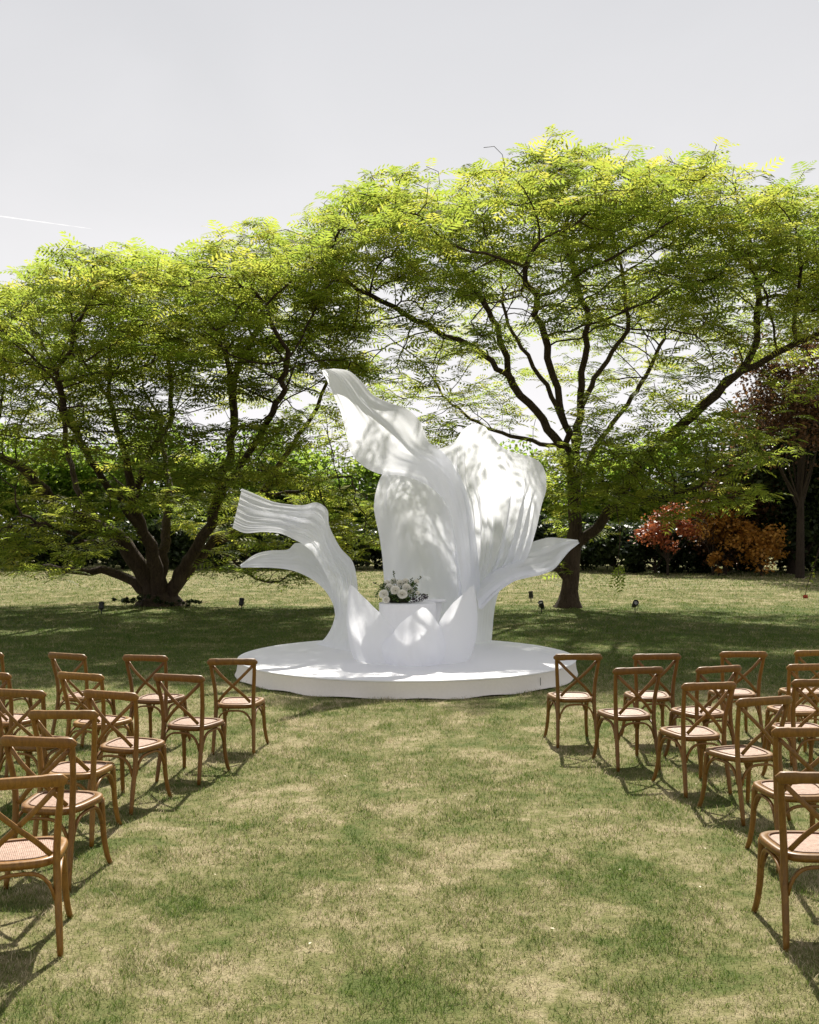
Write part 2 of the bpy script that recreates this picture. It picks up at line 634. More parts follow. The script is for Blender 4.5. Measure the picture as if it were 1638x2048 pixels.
# ------------------------------------------------------------------ trees
def frond_template(npairs=5):
    V, Fs = [], []
    def leaf(b, tip, wdt, up):
        b = np.array(b); tip = np.array(tip)
        d = tip - b
        s = np.cross(d, up); s = s / (np.linalg.norm(s) + 1e-9) * wdt
        m = b + d * .45 + np.array([0, 0, .02])
        k = len(V)
        V.extend([b, m + s, tip, m - s])
        Fs.append((k, k + 1, k + 2, k + 3))
    for i in range(npairs):
        t = .16 + .80 * i / (npairs - 1)
        x = t; z = .10 * t - .34 * t * t
        L = .42 * math.sin(math.pi * (.22 + .66 * t)) + .05
        for s in (-1, 1):
            leaf((x, 0, z), (x + L * .52, s * L * .86, z - .12 * L - .06), .052, (0, 0, 1))
    leaf((.93, 0, -.20), (1.16, 0, -.36), .045, (0, 0, 1))
    # the rachis itself
    k = len(V)
    for t in (0, .75):
        z = .10 * t - .34 * t * t
        V.extend([np.array([t, -.008, z]), np.array([t, .008, z])])
    Fs.append((k, k + 1, k + 3, k + 2))
    return np.array(V), np.array(Fs)


FT_V, FT_F = frond_template()


def frond_mats(n, az, pitch, roll, size):
    """rotation*scale matrices (n,3,3): local X forward, Z up"""
    ca, sa = np.cos(az), np.sin(az)
    cp, sp = np.cos(pitch), np.sin(pitch)
    cr, sr = np.cos(roll), np.sin(roll)
    fx = np.stack([ca * cp, sa * cp, sp], -1)
    sy = np.stack([-sa, ca, np.zeros(n)], -1)
    uz = np.cross(fx, sy)
    y2 = sy * cr[:, None] + uz * sr[:, None]
    z2 = uz * cr[:, None] - sy * sr[:, None]
    m = np.stack([fx, y2, z2], -1)
    return m * size[:, None, None]


def grow_tree(limbs, attract, step=.30, infl=5.0, kill=.75, iters=90, seed=1):
    """space colonisation from hand-laid limbs; returns pos, parent, limb id, min radius"""
    rg = np.random.default_rng(seed)
    pos, par, lid, mr = [], [], [], []
    for li, (pts, r0, r1, attach) in enumerate(limbs):
        pts = np.array([tuple(p) for p in pts])
        seg = np.linalg.norm(np.diff(pts, axis=0), axis=1).sum()
        n = max(4, int(seg / step))
        c = crom(pts, n)
        jit = rg.normal(0, .035, c.shape); jit[0] = 0
        if attach is None: jit *= .3
        c = c + jit
        if attach is None:
            p = -1
        else:
            ids = [k for k in range(len(pos)) if lid[k] == attach]
            dd = [np.linalg.norm(pos[k] - c[0]) for k in ids]
            p = ids[int(np.argmin(dd))]
        for k in range(n):
            if attach is not None and k == 0 and np.linalg.norm(pos[p] - c[0]) < .12:
                continue
            pos.append(c[k]); par.append(p); lid.append(li)
            mr.append(r0 + (r1 - r0) * k / (n - 1))
            p = len(pos) - 1
    A = np.array(attract)
    alive = np.ones(len(A), bool)
    stuck = {}
    for it in range(iters):
        kd = kdtree.KDTree(len(pos))
        for k, p in enumerate(pos): kd.insert(p, k)
        kd.balance()
        acc = {}
        for k in np.nonzero(alive)[0]:
            co, i, dist = kd.find(A[k])
            if dist < kill:
                alive[k] = False
            elif dist < infl + it * .15:
                v = (A[k] - pos[i]) / dist
                if i in acc: acc[i][0] += v; acc[i][1] += 1
                else: acc[i] = [v.copy(), 1]
        if not acc: break
        added = 0
        for i, (v, c) in acc.items():
            if stuck.get(i, 0) > 3: continue
            stuck[i] = stuck.get(i, 0) + 1
            nv = v / (np.linalg.norm(v) + 1e-6) + rg.normal(0, .22, 3) + np.array([0, 0, .06])
            q = par[i]
            if q >= 0:
                pd = pos[i] - pos[q]
                nv = nv + .35 * pd / (np.linalg.norm(pd) + 1e-6)
            nv /= np.linalg.norm(nv)
            pos.append(pos[i] + nv * step); par.append(i); lid.append(lid[i]); mr.append(0)
            added += 1
        if not added: break
    # whatever is still unreached: twigs straight from the nearest branch, nearest first
    left = list(np.nonzero(alive)[0])
    while left:
        kd = kdtree.KDTree(len(pos))
        for k, p in enumerate(pos): kd.insert(p, k)
        kd.balance()
        near = sorted([(kd.find(A[k])[2], k) for k in left])
        take = near[:max(60, len(near) // 6)]
        left = [k for _, k in near[len(take):]]
        for dist, k in take:
            if dist < kill: continue
            co, i, dist = kd.find(A[k] - np.array([0, 0, .25]) )
            m = max(1, int(round(dist / step)))
            a = pos[i]; p = i
            bend = rg.normal(0, .10, 3) * dist - np.array([0, 0, .10]) * dist
            for q in range(1, m + 1):
                t = q / m
                pos.append(a + (A[k] - a) * t + bend * math.sin(math.pi * t)); par.append(p); lid.append(lid[i]); mr.append(0)
                p = len(pos) - 1
    return np.array(pos), np.array(par), np.array(lid), np.array(mr)


def skeleton_meshes(pos, par, lid, mr, tipr=.008, expo=.46):
    n = len(pos)
    kids = [[] for _ in range(n)]
    for i in range(n):
        if par[i] >= 0: kids[par[i]].append(i)
    tips = np.zeros(n)
    for i in range(n - 1, -1, -1):
        if not kids[i]: tips[i] = 1
        if par[i] >= 0: tips[par[i]] += tips[i]
    # parents always precede children for grown nodes and along limbs
    rad = np.maximum(tipr * tips ** expo, mr)
    groups = {}
    done = np.zeros(n, bool)
    for i in range(n):
        starts = []
        if par[i] < 0: starts.append([i])
        if len(kids[i]) > 0:
            same = [k for k in kids[i] if lid[k] == lid[i]]
            main = max(same, key=lambda k: tips[k] + 1000 * (mr[k] > 0)) if same else None
            for k in kids[i]:
                if k != main: starts.append([i, k])
        for st in starts:
            ch = list(st)
            while True:
                j = ch[-1]
                same = [k for k in kids[j] if lid[k] == lid[j]]
                if not same or (len(st) == 1 and len(ch) == 1 and not same): break
                ch.append(max(same, key=lambda k: tips[k] + 1000 * (mr[k] > 0)))
            if len(ch) < 2: continue
            rr = [rad[k] for k in ch]
            if len(st) == 2: rr[0] = min(rr[0], rr[1] * 1.25)
            big = max(rr)
            sides = 12 if big > .15 else 8 if big > .05 else 5 if big > .02 else 4
            mb = groups.setdefault(lid[ch[-1]], MB())
            mb.tube([Vector(pos[k]) for k in ch], rr, sides, cap=False)
    return groups, tips, kids, rad


def rosettes(pos, par, tips, kids, maxtips=2, per=(4, 7), size=(.38, .60), seed=3, keepf=None, flat=.0):
    rg = np.random.default_rng(seed)
    ps, az, pt, rl, sz, vr = [], [], [], [], [], []
    for i in range(len(pos)):
        if tips[i] > maxtips or par[i] < 0: continue
        if keepf is not None and rg.random() > keepf(pos[i]): continue
        nf = rg.integers(per[0], per[1] + 1)
        if kids[i]: nf = max(2, nf - 2)
        d = pos[i] - pos[par[i]]
        d = d / (np.linalg.norm(d) + 1e-6)
        a0 = rg.uniform(0, 2 * np.pi)
        tone = rg.random()
        for k in range(nf):
            ps.append(pos[i] - d * rg.uniform(0, .25))
            az.append(a0 + 2 * np.pi * k / nf + rg.normal(0, .35))
            pt.append(rg.normal(.18, .28)); rl.append(rg.normal(0, .28))
            sz.append(rg.uniform(*size)); vr.append(np.clip(.55 * tone + .45 * rg.random(), 0, 1))
    return [np.array(a) for a in (ps, az, pt, rl, sz, vr)]


def fronds_mesh(name, ps, az, pt, rl, sz, vr):
    n = len(ps)
    m = frond_mats(n, az, pt, rl, sz)
    V = np.einsum('nij,kj->nki', m, FT_V) + ps[:, None, :]
    k = len(FT_V)
    Fc = (np.arange(n)[:, None, None] * k + FT_F[None]).reshape(-1, 4)
    return mesh_np(name, V.reshape(-1, 3), Fc, np.repeat(vr, k))


def crown_points(outline, d0, ry, n_clumps, thick, seed, xclip=None, yfall=.30, zmin=2.2, per=11, csize=(1.0, .38)):
    """clumps spread through a domed shell whose silhouette follows the outline (photo pixels at distance d0)"""
    rg = np.random.default_rng(seed)
    o = np.array([tuple(P(px, py, d0)) for px, py in outline])
    x0, x1 = o[:, 0].min(), o[:, 0].max()
    xc, hx = (x0 + x1) / 2, (x1 - x0) / 2
    out = []
    k = 0
    while k < n_clumps:
        x = rg.uniform(x0, x1); v = rg.uniform(-1, 1)
        e = (x - xc) / hx
        if e * e * .75 + v * v > 1: continue
        if v > .1 and rg.random() > .42: continue
        zt = np.interp(x, o[:, 0], o[:, 2])
        zt = zt - (zt - 2.0) * yfall * 1.4 * abs(v) ** 2.2
        dep = thick * rg.random() ** 1.5
        c = np.array([x, d0 + v * ry, zt - .45 - dep])
        if c[2] < zmin: continue
        for _ in range(rg.integers(per - 3, per + 4)):
            q = rg.normal(0, 1, 3); q *= rg.random() ** .33 / (np.linalg.norm(q) + 1e-6)
            out.append(c + q * np.array([csize[0], csize[0], csize[1]]))
        k += 1
    return out


def pad_points(pads, per, seed):
    rg = np.random.default_rng(seed)
    out = []
    for (px, py, d, rx, rz) in pads:
        c = np.array(tuple(P(px, py, d)))
        for _ in range(max(4, int(per * rx * rx))):
            q = rg.normal(0, 1, 3); q *= rg.random() ** .33 / (np.linalg.norm(q) + 1e-6)
            out.append(c + q * np.array([rx, rx, rz]))
    return out


def Q(lst):
    return [P(*p) for p in lst]


# openings in the canopy where the sun comes through: (point that is lit, radius)
GAPS = [(P(985, 930, 16.0), .32), (P(1002, 985, 15.9), .24), (P(840, 1050, 15.9), .14), (P(930, 1040, 16.0), .18), (P(965, 1115, 15.9), .16), (P(1050, 980, 15.8), .16), (P(1030, 1130, 15.6), .14), (P(515, 1020, 14.8), .22), (P(590, 1045, 15.1), .16), (P(590, 1340, 13.28), .26),
        (P(1070, 1297, 15.6), .20), (P(790, 1358, 12.6), .22), (P(960, 1358, 12.6), .22), (P(1110, 1105, 15.2), .16)]


_g = random.Random(19)
for _ in range(75):       # many smaller openings: the light that falls in flecks on the shaded turf
    gx, gy = _g.uniform(-10, 10), _g.uniform(14.5, 27.5)
    if math.hypot(gx - STAGE_C.x, gy - STAGE_C.y) > STAGE_R + .4:
        GAPS.append((Vector((gx, gy, 0)), _g.choice((.10, .14, .18, .24, .30))))


def gap_mask(p, extra=0.0):
    p = np.asarray(p)
    keep = np.ones(len(p), bool)
    sd_ = np.array(tuple(SUN_DIR))
    for q, r in GAPS:
        v = p - np.array(tuple(q))
        t = v @ sd_
        dist = np.linalg.norm(v - t[:, None] * sd_, axis=1)
        keep &= ~((dist < r + extra) & (t > 1.5))
    return keep


def build_tree(name, label, base, limbs, attract, group=None, mat='leaf_main', n_single=220, seed=1, per=(4, 6), size=(.25, .55),
               kill=.27, maxtips=2, keepf=None, tipr=.007, extra_fronds=None):
    root = empty(name, base)
    setp(root, label, 'tree', group)
    limbs = [(p, a * (1 if at is None else .76), b * .85, at) for (p, a, b, at) in limbs]
    attract = np.array(attract)
    attract = attract[gap_mask(attract, .12)]
    pos, par, lid, mr = grow_tree(limbs, attract, seed=seed, kill=kill)
    low = (pos[:, 2] < .5) & (mr > 0) & (lid == 0)
    mr = np.where(low, mr * (1 + .55 * np.clip(1 - pos[:, 2] / .5, 0, 1) ** 2), mr)
    groups, tips, kids, rad = skeleton_meshes(pos, par, lid, mr, tipr)
    for li in sorted(groups):
        nm = 'trunk' if limbs[li][3] is None else 'limb'
        o = groups[li].build(nm, M['bark'])
        world_parent(o, root)
    data = rosettes(pos, par, tips, kids, maxtips, per, size, seed + 10, keepf)
    if extra_fronds is not None:
        data = [np.concatenate([a, b]) for a, b in zip(data, extra_fronds)]
    ok = gap_mask(data[0], .06)
    data = [a[ok] for a in data]
    # the fronds that show largest: separate parts; the rest: one crown
    d = data[0][:, 1].copy() - 2.0 * (data[0][:, 2] < 5)
    vis = np.abs(data[0][:, 0]) < data[0][:, 1] * .40
    d[~vis] += 100
    idx = np.argsort(d)
    single = np.zeros(len(d), bool); single[idx[:n_single]] = True
    crown = link('crown', fronds_mesh('crown', *[a[~single] for a in data]), M[mat], smooth=False)
    crown['kind'] = 'stuff'
    world_parent(crown, root)
    meshes = []
    for t in range(5):
        me = mesh_np('frond', FT_V, FT_F, np.full(len(FT_V), .15 + .2 * t))
        me.materials.append(M[mat]); meshes.append(me)
    ms = frond_mats(n_single, *[a[single] for a in data[1:4]], data[4][single])
    for k, i in enumerate(np.nonzero(single)[0]):
        o = bpy.data.objects.new('frond', meshes[int(min(4, data[5][i] * 5))])
        COL.objects.link(o)
        m4 = Matrix([[*ms[k][r], data[0][i][r]] for r in range(3)] + [[0, 0, 0, 1]])
        o.parent = root
        o.matrix_parent_inverse = Matrix.Translation(-Vector(root.location))
        o.matrix_basis = m4
    print(name, 'nodes', len(pos), 'fronds', len(d))
    return root


# --- right tree -----------------------------------------------------------
DR = 26.6
limbs_r = [
    (Q([(1136, 1224, DR), (1137, 1216, DR), (1138, 1195, DR), (1141, 1150, DR), (1146, 1100, DR), (1150, 1040, DR - .1), (1148, 960, DR - .2)]), .28, .17, None),
    (Q([(1146, 965, DR - .2), (1130, 920, DR - .1), (1103, 867, DR), (1066, 818, DR + .2), (1024, 757, DR + .3), (999, 666, DR), (969, 605, DR - .6), (914, 538, DR - 1.4), (860, 480, DR - 2.4)]), .18, .05, 0),
    (Q([(1024, 757, DR + .3), (980, 722, DR - .2), (932, 690, DR - .9), (870, 655, DR - 1.6), (811, 630, DR - 2.2), (740, 590, DR - 2.8), (670, 560, DR - 3.2)]), .10, .035, 1),
    (Q([(1146, 960, DR - .2), (1149, 890, DR + .2), (1127, 843, DR + .6), (1091, 770, DR + 1.0), (1042, 697, DR + 1.6), (1012, 630, DR + 2.4), (1000, 540, DR + 3.2)]), .13, .04, 0),
    (Q([(1146, 960, DR - .2), (1153, 870, DR - .3), (1161, 800, DR - .5), (1167, 720, DR - .8), (1173, 636, DR - 1.2), (1150, 560, DR - 1.9), (1127, 460, DR - 2.6)]), .16, .05, 0),
    (Q([(1161, 810, DR - .5), (1190, 755, DR - .2), (1222, 705, DR + .1), (1256, 660, DR + .3), (1250, 590, DR + .6), (1237, 520, DR + 1.0)]), .10, .04, 4),
    (Q([(1147, 1100, DR), (1172, 1070, DR - .2), (1203, 1042, DR - .4), (1232, 1012, DR - .6), (1262, 950, DR - .9), (1310, 898, DR - 1.2), (1380, 835, DR - 1.6), (1438, 782, DR - 2.0), (1523, 721, DR - 2.6), (1625, 668, DR - 3.2)]), .20, .05, 0),
    (Q([(1229, 1022, DR - .6), (1275, 1009, DR - 1.4), (1332, 988, DR - 2.2), (1400, 975, DR - 3.0)]), .09, .03, 6),
    (Q([(1438, 782, DR - 2.0), (1487, 735, DR - 1.8), (1515, 666, DR - 1.6), (1517, 590, DR - 1.5), (1500, 520, DR - 1.4)]), .07, .03, 6),
    (Q([(1146, 975, DR - .2), (1200, 880, DR + 1.0), (1262, 800, DR + 2.2), (1300, 730, DR + 3.0), (1340, 640, DR + 3.8)]), .11, .04, 0),
    (Q([(1146, 970, DR - .2), (1135, 880, DR - 1.8), (1110, 760, DR - 3.2), (1080, 640, DR - 4.4), (1050, 540, DR - 5.4)]), .12, .035, 0),
    (Q([(1140, 1165, DR), (1120, 1140, DR - .1), (1100, 1122, DR - .25), (1094, 1116, DR - .3)]), .15, .10, 0),
    (Q([(1149, 900, DR + .1), (1060, 880, DR + 1.5), (960, 850, DR + 2.8), (900, 800, DR + 3.8), (850, 740, DR + 4.6)]), .09, .03, 0),
]
outline_r = [(630, 470), (655, 405), (700, 362), (745, 346), (800, 345), (870, 352), (930, 338), (990, 315), (1060, 312), (1110, 300), (1165, 290), (1230, 320), (1290, 318), (1340, 300),
             (1420, 322), (1480, 348), (1540, 365), (1600, 398), (1650, 430), (1720, 480), (1800, 560)]
pads_r = [(1175, 850, 24.6, .8, .35), (1215, 905, 23.8, .9, .35), (1160, 1010, 24.6, .7, .3), (1280, 905, 23.6, .9, .35), (1365, 880, 23.6, .9, .35), (1210, 985, 23.8, .8, .3), (1600, 770, 23.8, .9, .4), (1480, 850, 23.6, .9, .4), (1430, 930, 23.2, .9, .35),
          (725, 405, 19.9, .6, .3), (800, 392, 19.8, .55, .3), (850, 388, 20.0, .5, .3), (960, 378, 20.0, .6, .3), (1045, 372, 20.2, .6, .3),
          (760, 470, 20.6, .8, .35), (835, 460, 20.6, .7, .35), (925, 445, 20.7, .8, .35), (1000, 430, 20.8, .7, .35), (1060, 440, 20.8, .9, .35), (690, 500, 20.8, .7, .35), (870, 520, 21.0, .7, .35), (960, 500, 21.0, .7, .35),
          (1180, 420, 20.6, 1.1, .4), (1280, 430, 20.8, 1.2, .4), (1390, 450, 21.0, 1.2, .4), (1500, 480, 21.2, 1.2, .4), (1240, 370, 20.4, 1.0, .4), (1350, 390, 20.8, 1.1, .4), (1590, 520, 21.4, 1.2, .4),
          (1140, 1000, 25.0, .7, .35), (1150, 935, 24.8, .9, .4), (1195, 945, 24.4, .9, .4), (1100, 950, 25.6, .6, .3), (1260, 1015, 24.6, .7, .3), (1330, 1020, 23.8, .8, .3), (1380, 760, 24.4, .9, .4),
          (1180, 905, 25.2, 1.1, .45), (1245, 880, 24.6, 1.2, .5), (1320, 885, 24.2, 1.2, .5), (1395, 925, 24, 1.2, .45), (1300, 955, 24.4, 1.0, .4),
          (1170, 985, 25.6, .9, .4), (1450, 985, 23.6, 1.2, .5), (1130, 905, 25.8, .8, .4), (1370, 985, 23.8, 1.0, .4), (1500, 900, 24, 1.3, .5),
          (1230, 820, 25, 1.0, .4), (1330, 810, 25, 1.1, .4), (1420, 850, 24.4, 1.0, .4), 
          
          (690, 590, 24, 1.1, .5), (720, 660, 24.2, 1.0, .45), (780, 720, 24.6, 1.0, .4), (850, 770, 25, .9, .4), (900, 700, 25.4, .9, .4),
          (830, 650, 24, 1.1, .45), (760, 560, 23.6, 1.3, .5), (880, 590, 24.2, 1.2, .45), (960, 530, 24.4, 1.3, .5), (690, 730, 26, .9, .4),
          (870, 850, 28.5, 1.0, .4), (930, 800, 28.8, 1.0, .4), (780, 790, 29.5, 1.1, .4), (1010, 830, 28.2, .9, .4), (900, 880, 29, .9, .35),
          (1330, 600, 25.4, 1.2, .5), (1400, 660, 25, 1.2, .5), (1450, 560, 24.6, 1.4, .5), (1560, 560, 24.4, 1.4, .5), (1640, 600, 24, 1.3, .5),
          (1190, 1060, 26.4, .45, .3), (1110, 985, 27.4, .6, .3), (1120, 1050, 27.4, .55, .3), (1250, 1000, 25.4, .6, .25)]
A = crown_points(outline_r, DR - 1.0, 5.6, 350, 2.0, 21, per=12) + pad_points(pads_r, 34, 22)
# the single frond and twigs that hang below the crown
right_tree = build_tree('feathery_tree', 'tall right-hand feathery-leaved tree with a short brown trunk and umbrella crown', P(1138, 1222, DR) * 1.0 - Vector((0, 0, P(1138, 1222, DR).z)),
                        limbs_r, A, 'feathery-leaved trees behind the platform', seed=4)

# --- left tree --------------------------------------------------------------
DL = 27.4
limbs_l = [
    (Q([(322, 1226, DL), (322, 1200, DL), (322, 1180, DL)]), .54, .42, None),
    (Q([(305, 1195, DL - .1), (285, 1140, DL - .2), (242, 1081, DL - .6), (184, 1050, DL - 1.0), (117, 1022, DL - 1.5), (78, 967, DL - 2.0), (39, 936, DL - 2.4), (-10, 905, DL - 2.8), (-90, 850, DL - 3.3)]), .34, .08, 0),
    (Q([(300, 1192, DL + .1), (262, 1160, DL + .2), (225, 1143, DL + .2), (180, 1139, DL), (117, 1137, DL - .5), (62, 1133, DL - 1.0), (-40, 1120, DL - 1.6)]), .20, .06, 0),
    (Q([(318, 1190, DL - .2), (305, 1110, DL - .7), (285, 1060, DL - 1.1), (268, 1010, DL - 1.6), (258, 950, DL - 2.1), (240, 880, DL - 2.9), (215, 800, DL - 3.7)]), .26, .06, 0),
    (Q([(268, 1010, DL - 1.6), (275, 960, DL - 1.6), (300, 905, DL - 1.5), (335, 850, DL - 1.4), (345, 790, DL - 1.4), (335, 710, DL - 1.4)]), .13, .04, 3),
    (Q([(322, 1190, DL), (324, 1120, DL + .3), (330, 1065, DL + .8), (340, 1000, DL + 1.6), (330, 920, DL + 2.6), (315, 820, DL + 3.6)]), .24, .06, 0),
    (Q([(340, 1190, DL - .1), (362, 1140, DL - .2), (391, 1104, DL - .4), (426, 1026, DL - .8), (449, 948, DL - 1.2), (466, 870, DL - 1.7), (463, 772, DL - 2.3), (450, 680, DL - 3.0)]), .26, .06, 0),
    (Q([(345, 1185, DL), (385, 1130, DL + .2), (430, 1085, DL + .5), (469, 1061, DL + .8), (520, 987, DL + 1.2), (566, 920, DL + 1.5), (625, 830, DL + 1.8), (660, 740, DL + 2.0)]), .22, .05, 0),
    (Q([(391, 1104, DL - .4), (430, 1104, DL - 1.2), (461, 1120, DL - 1.8), (504, 1157, DL - 2.3), (555, 1166, DL - 2.6)]), .07, .02, 6),
    (Q([(285, 1060, DL - 1.1), (210, 960, DL - 3.0), (150, 860, DL - 4.4), (110, 760, DL - 5.6)]), .12, .035, 3),
    (Q([(426, 1026, DL - .8), (500, 900, DL - 2.6), (560, 800, DL - 4.0), (580, 700, DL - 5.0)]), .11, .035, 6),
    (Q([(184, 1050, DL - 1.0), (150, 960, DL + .3), (130, 870, DL + 1.4), (120, 760, DL + 2.4)]), .12, .035, 1),
    (Q([(463, 772, DL - 2.3), (500, 690, DL - 1.5), (540, 600, DL - .8), (560, 520, DL - .4)]), .07, .03, 6),
    (Q([(242, 1081, DL - .6), (190, 1085, DL - 2.4), (120, 1060, DL - 4.0), (40, 1030, DL - 5.2)]), .11, .03, 1),
    (Q([(520, 987, DL + 1.2), (590, 985, DL + 1.0), (640, 960, DL + .8), (700, 950, DL + .6)]), .06, .02, 7),
]
outline_l = [(-200, 700), (-120, 610), (-50, 572), (30, 556), (90, 540), (150, 530), (205, 505), (240, 475), (285, 492), (340, 500), (400, 508), (450, 500), (490, 455), (530, 448), (590, 455), (640, 470), (690, 520), (740, 600)]
pads_l = [(640, 1080, 26.0, .7, .3), (690, 1115, 26.4, .55, .25), (738, 1090, 27.0, .5, .3), (738, 1035, 27.0, .6, .3), (600, 1130, 25.0, .6, .22), (468, 1150, 24.8, .5, .18), (540, 1165, 24.6, .5, .14), (590, 1168, 24.6, .4, .12), (420, 1150, 25.0, .5, .16), (690, 1050, 26.6, .6, .3),
          (40, 620, 20.8, 1.2, .4), (140, 600, 20.6, 1.2, .4), (240, 590, 20.4, 1.2, .4), (340, 590, 20.4, 1.2, .4), (440, 575, 20.6, 1.2, .4), (540, 550, 20.8, 1.2, .4), (620, 530, 21.0, 1.1, .4),
          (90, 690, 20.8, 1.0, .35), (220, 680, 20.4, 1.0, .35), (350, 680, 20.4, 1.0, .35), (470, 650, 20.8, 1.0, .35), (190, 530, 20.8, 1.0, .35), (320, 540, 20.6, 1.0, .35),
          (60, 930, 22.6, .9, .3), (170, 915, 22.6, .9, .3), (330, 990, 23.4, .9, .3), (430, 950, 23.0, .9, .3), (270, 850, 22.4, 1.1, .35), (110, 870, 22.4, 1.0, .3), (380, 880, 22.6, 1.0, .35), (520, 860, 23.2, 1.0, .35),
          (180, 750, 22.0, 1.3, .4), (320, 740, 22.0, 1.3, .4), (430, 740, 22.4, 1.2, .4), (60, 750, 22.4, 1.2, .4), (520, 720, 22.8, 1.1, .4), (600, 690, 24.4, 1.0, .4), (280, 640, 22.6, 1.2, .4), (420, 630, 23.0, 1.2, .4), (140, 640, 23.0, 1.2, .4),
          (50, 1080, 23.0, .9, .25), (150, 1060, 23.2, .8, .25), (230, 1070, 23.6, .7, .25), (640, 1040, 27.2, .8, .3), (690, 1080, 27.6, .7, .3), (720, 1000, 27.8, .7, .3), (470, 1060, 26.6, .7, .25), (10, 1120, 23.6, .8, .2),
          (60, 620, 24.6, 1.4, .5), (160, 590, 24.4, 1.4, .5), (270, 570, 24.4, 1.4, .5), (380, 580, 24.4, 1.4, .5), (480, 560, 24.8, 1.3, .5), (580, 560, 25.2, 1.3, .5),
          (90, 700, 23.6, 1.3, .45), (220, 680, 23.2, 1.4, .45), (340, 680, 23.2, 1.4, .45), (450, 680, 23.6, 1.3, .45), (560, 670, 24, 1.2, .45),
          (20, 790, 23.4, 1.2, .4), (130, 800, 23.0, 1.2, .4), (260, 780, 22.8, 1.2, .4), (390, 790, 23.0, 1.2, .4), (510, 780, 23.4, 1.2, .4), (600, 760, 25.4, 1.0, .4),
          (20, 870, 23.6, 1.0, .35), (300, 850, 23.2, 1.0, .35), (430, 870, 23.4, 1.1, .35), (560, 880, 24.4, 1.0, .4), (640, 840, 27, .9, .4),
          (240, 900, 23.6, .8, .3), (360, 940, 24.0, .9, .35), (490, 950, 24.2, 1.0, .35), (590, 950, 26, .9, .35), (680, 900, 28, .8, .35),
          (60, 1000, 23.6, 1.0, .35), (140, 1020, 23.8, .9, .3), (200, 1000, 23.8, .9, .3), (20, 1060, 23.4, 1.0, .35), (90, 1100, 24.6, .9, .3), (170, 1100, 24.8, .8, .3),
          (240, 1020, 24.2, .7, .3), (420, 1000, 25.6, .7, .3), (480, 1010, 27.6, .9, .3), (560, 1020, 28, .9, .3), (650, 985, 28.2, .9, .35), (700, 1010, 28.4, .7, .3),
          (440, 1120, 25.0, .5, .25), (500, 1140, 24.8, .6, .22), (560, 1150, 24.8, .55, .2), (520, 1090, 25.2, .6, .25), (590, 1110, 25.2, .5, .25),
          (30, 1140, 25.5, .8, .22), (120, 1150, 26, .6, .2), (380, 1060, 28.6, .8, .3), (330, 1010, 29, .8, .3)]
A = crown_points(outline_l, DL - .8, 5.2, 340, 2.5, 31, per=11) + pad_points(pads_l, 42, 32)
left_tree = build_tree('feathery_tree', 'broad left-hand feathery-leaved tree with many dark limbs fanning from its base', Vector((P(322, 1226, DL).x, DL, 0)),
                       limbs_l, A, 'feathery-leaved trees behind the platform', seed=6)


# --- background trees and shrubs ----------------------------------------------
def leafy(name, label, cat, base_px, d, crown, n, leaf, mat, group=None, trunk_r=.12, seed=0, lobes=26, bark='bark_far', shell=.55):
    """trunk with a few limbs and a crown of leaf-sized faces in many uneven lobes. crown: (z0, z1, rx, ry)"""
    rg = np.random.default_rng(seed)
    bx = (base_px - 819) * d / F
    root = empty(name, (bx, d, 0))
    setp(root, label, cat, group)
    z0, z1, rx, ry = crown
    zc, rz = (z0 + z1) / 2, (z1 - z0) / 2
    cs, rs = [], []
    for k in range(lobes):
        q = rg.normal(0, 1, 3); q /= np.linalg.norm(q)
        q *= rg.uniform(.35, .95)
        c = np.array([q[0] * rx, q[1] * ry, zc + q[2] * rz])
        cs.append(c); rs.append(rg.uniform(.20, .42) * min(rx, rz * 1.2))
    mb = MB()
    top = Vector((rg.normal(0, .1), 0, z0 + rz * .9))
    mb.tube([(0, 0, -.05), (0.02, 0, z0 * .5 + .2), top * .7 + Vector((0, 0, z0 * .1)), top], [trunk_r * 1.25, trunk_r, trunk_r * .7, trunk_r * .3], 8, False)
    for c in cs[:14]:
        s = Vector((0, 0, max(.15, z0 * .6 + rz * .2 * rg.random())))
        m = (s + Vector(c)) * .5 + Vector((0, 0, -.1 * rz))
        mb.tube([s, m, Vector(c)], [trunk_r * .4, trunk_r * .25, .012], 5, False)
    mb.build('trunk', M[bark], root)
    li = rg.integers(0, lobes, n)
    q = rg.normal(0, 1, (n, 3)); q /= np.linalg.norm(q, axis=1)[:, None]
    q *= (shell + (1 - shell) * rg.random(n) ** .5)[:, None] * (1 + .25 * rg.normal(0, 1, n))[:, None]
    ctr = np.array(cs)[li] + q * np.array(rs)[li][:, None] * np.array([1.1, 1.1, .8])
    ctr[:, 2] = np.maximum(ctr[:, 2], .03)
    tone = rg.random(lobes)[li]
    sz = leaf * rg.uniform(.6, 1.3, n)
    az = rg.uniform(0, 2 * np.pi, n); ptc = rg.normal(-.25, .5, n); rl = rg.normal(0, .6, n)
    m = frond_mats(n, az, ptc, rl, sz)
    T = np.array([(-.5, 0, 0), (-.02, .32, .06), (.5, 0, -.08), (-.02, -.32, .06)])
    V = np.einsum('nij,kj->nki', m, T) + ctr[:, None, :]
    Fc = np.arange(n)[:, None] * 4 + np.array([0, 1, 2, 3])
    o = link('crown', mesh_np('crown', V.reshape(-1, 3), Fc, np.repeat(np.clip(.5 * tone + .5 * rg.random(n), 0, 1), 4)), M[mat], root, smooth=False)
    o['kind'] = 'stuff'
    return root


BG = 'trees and shrubs along the far edge of the lawn'
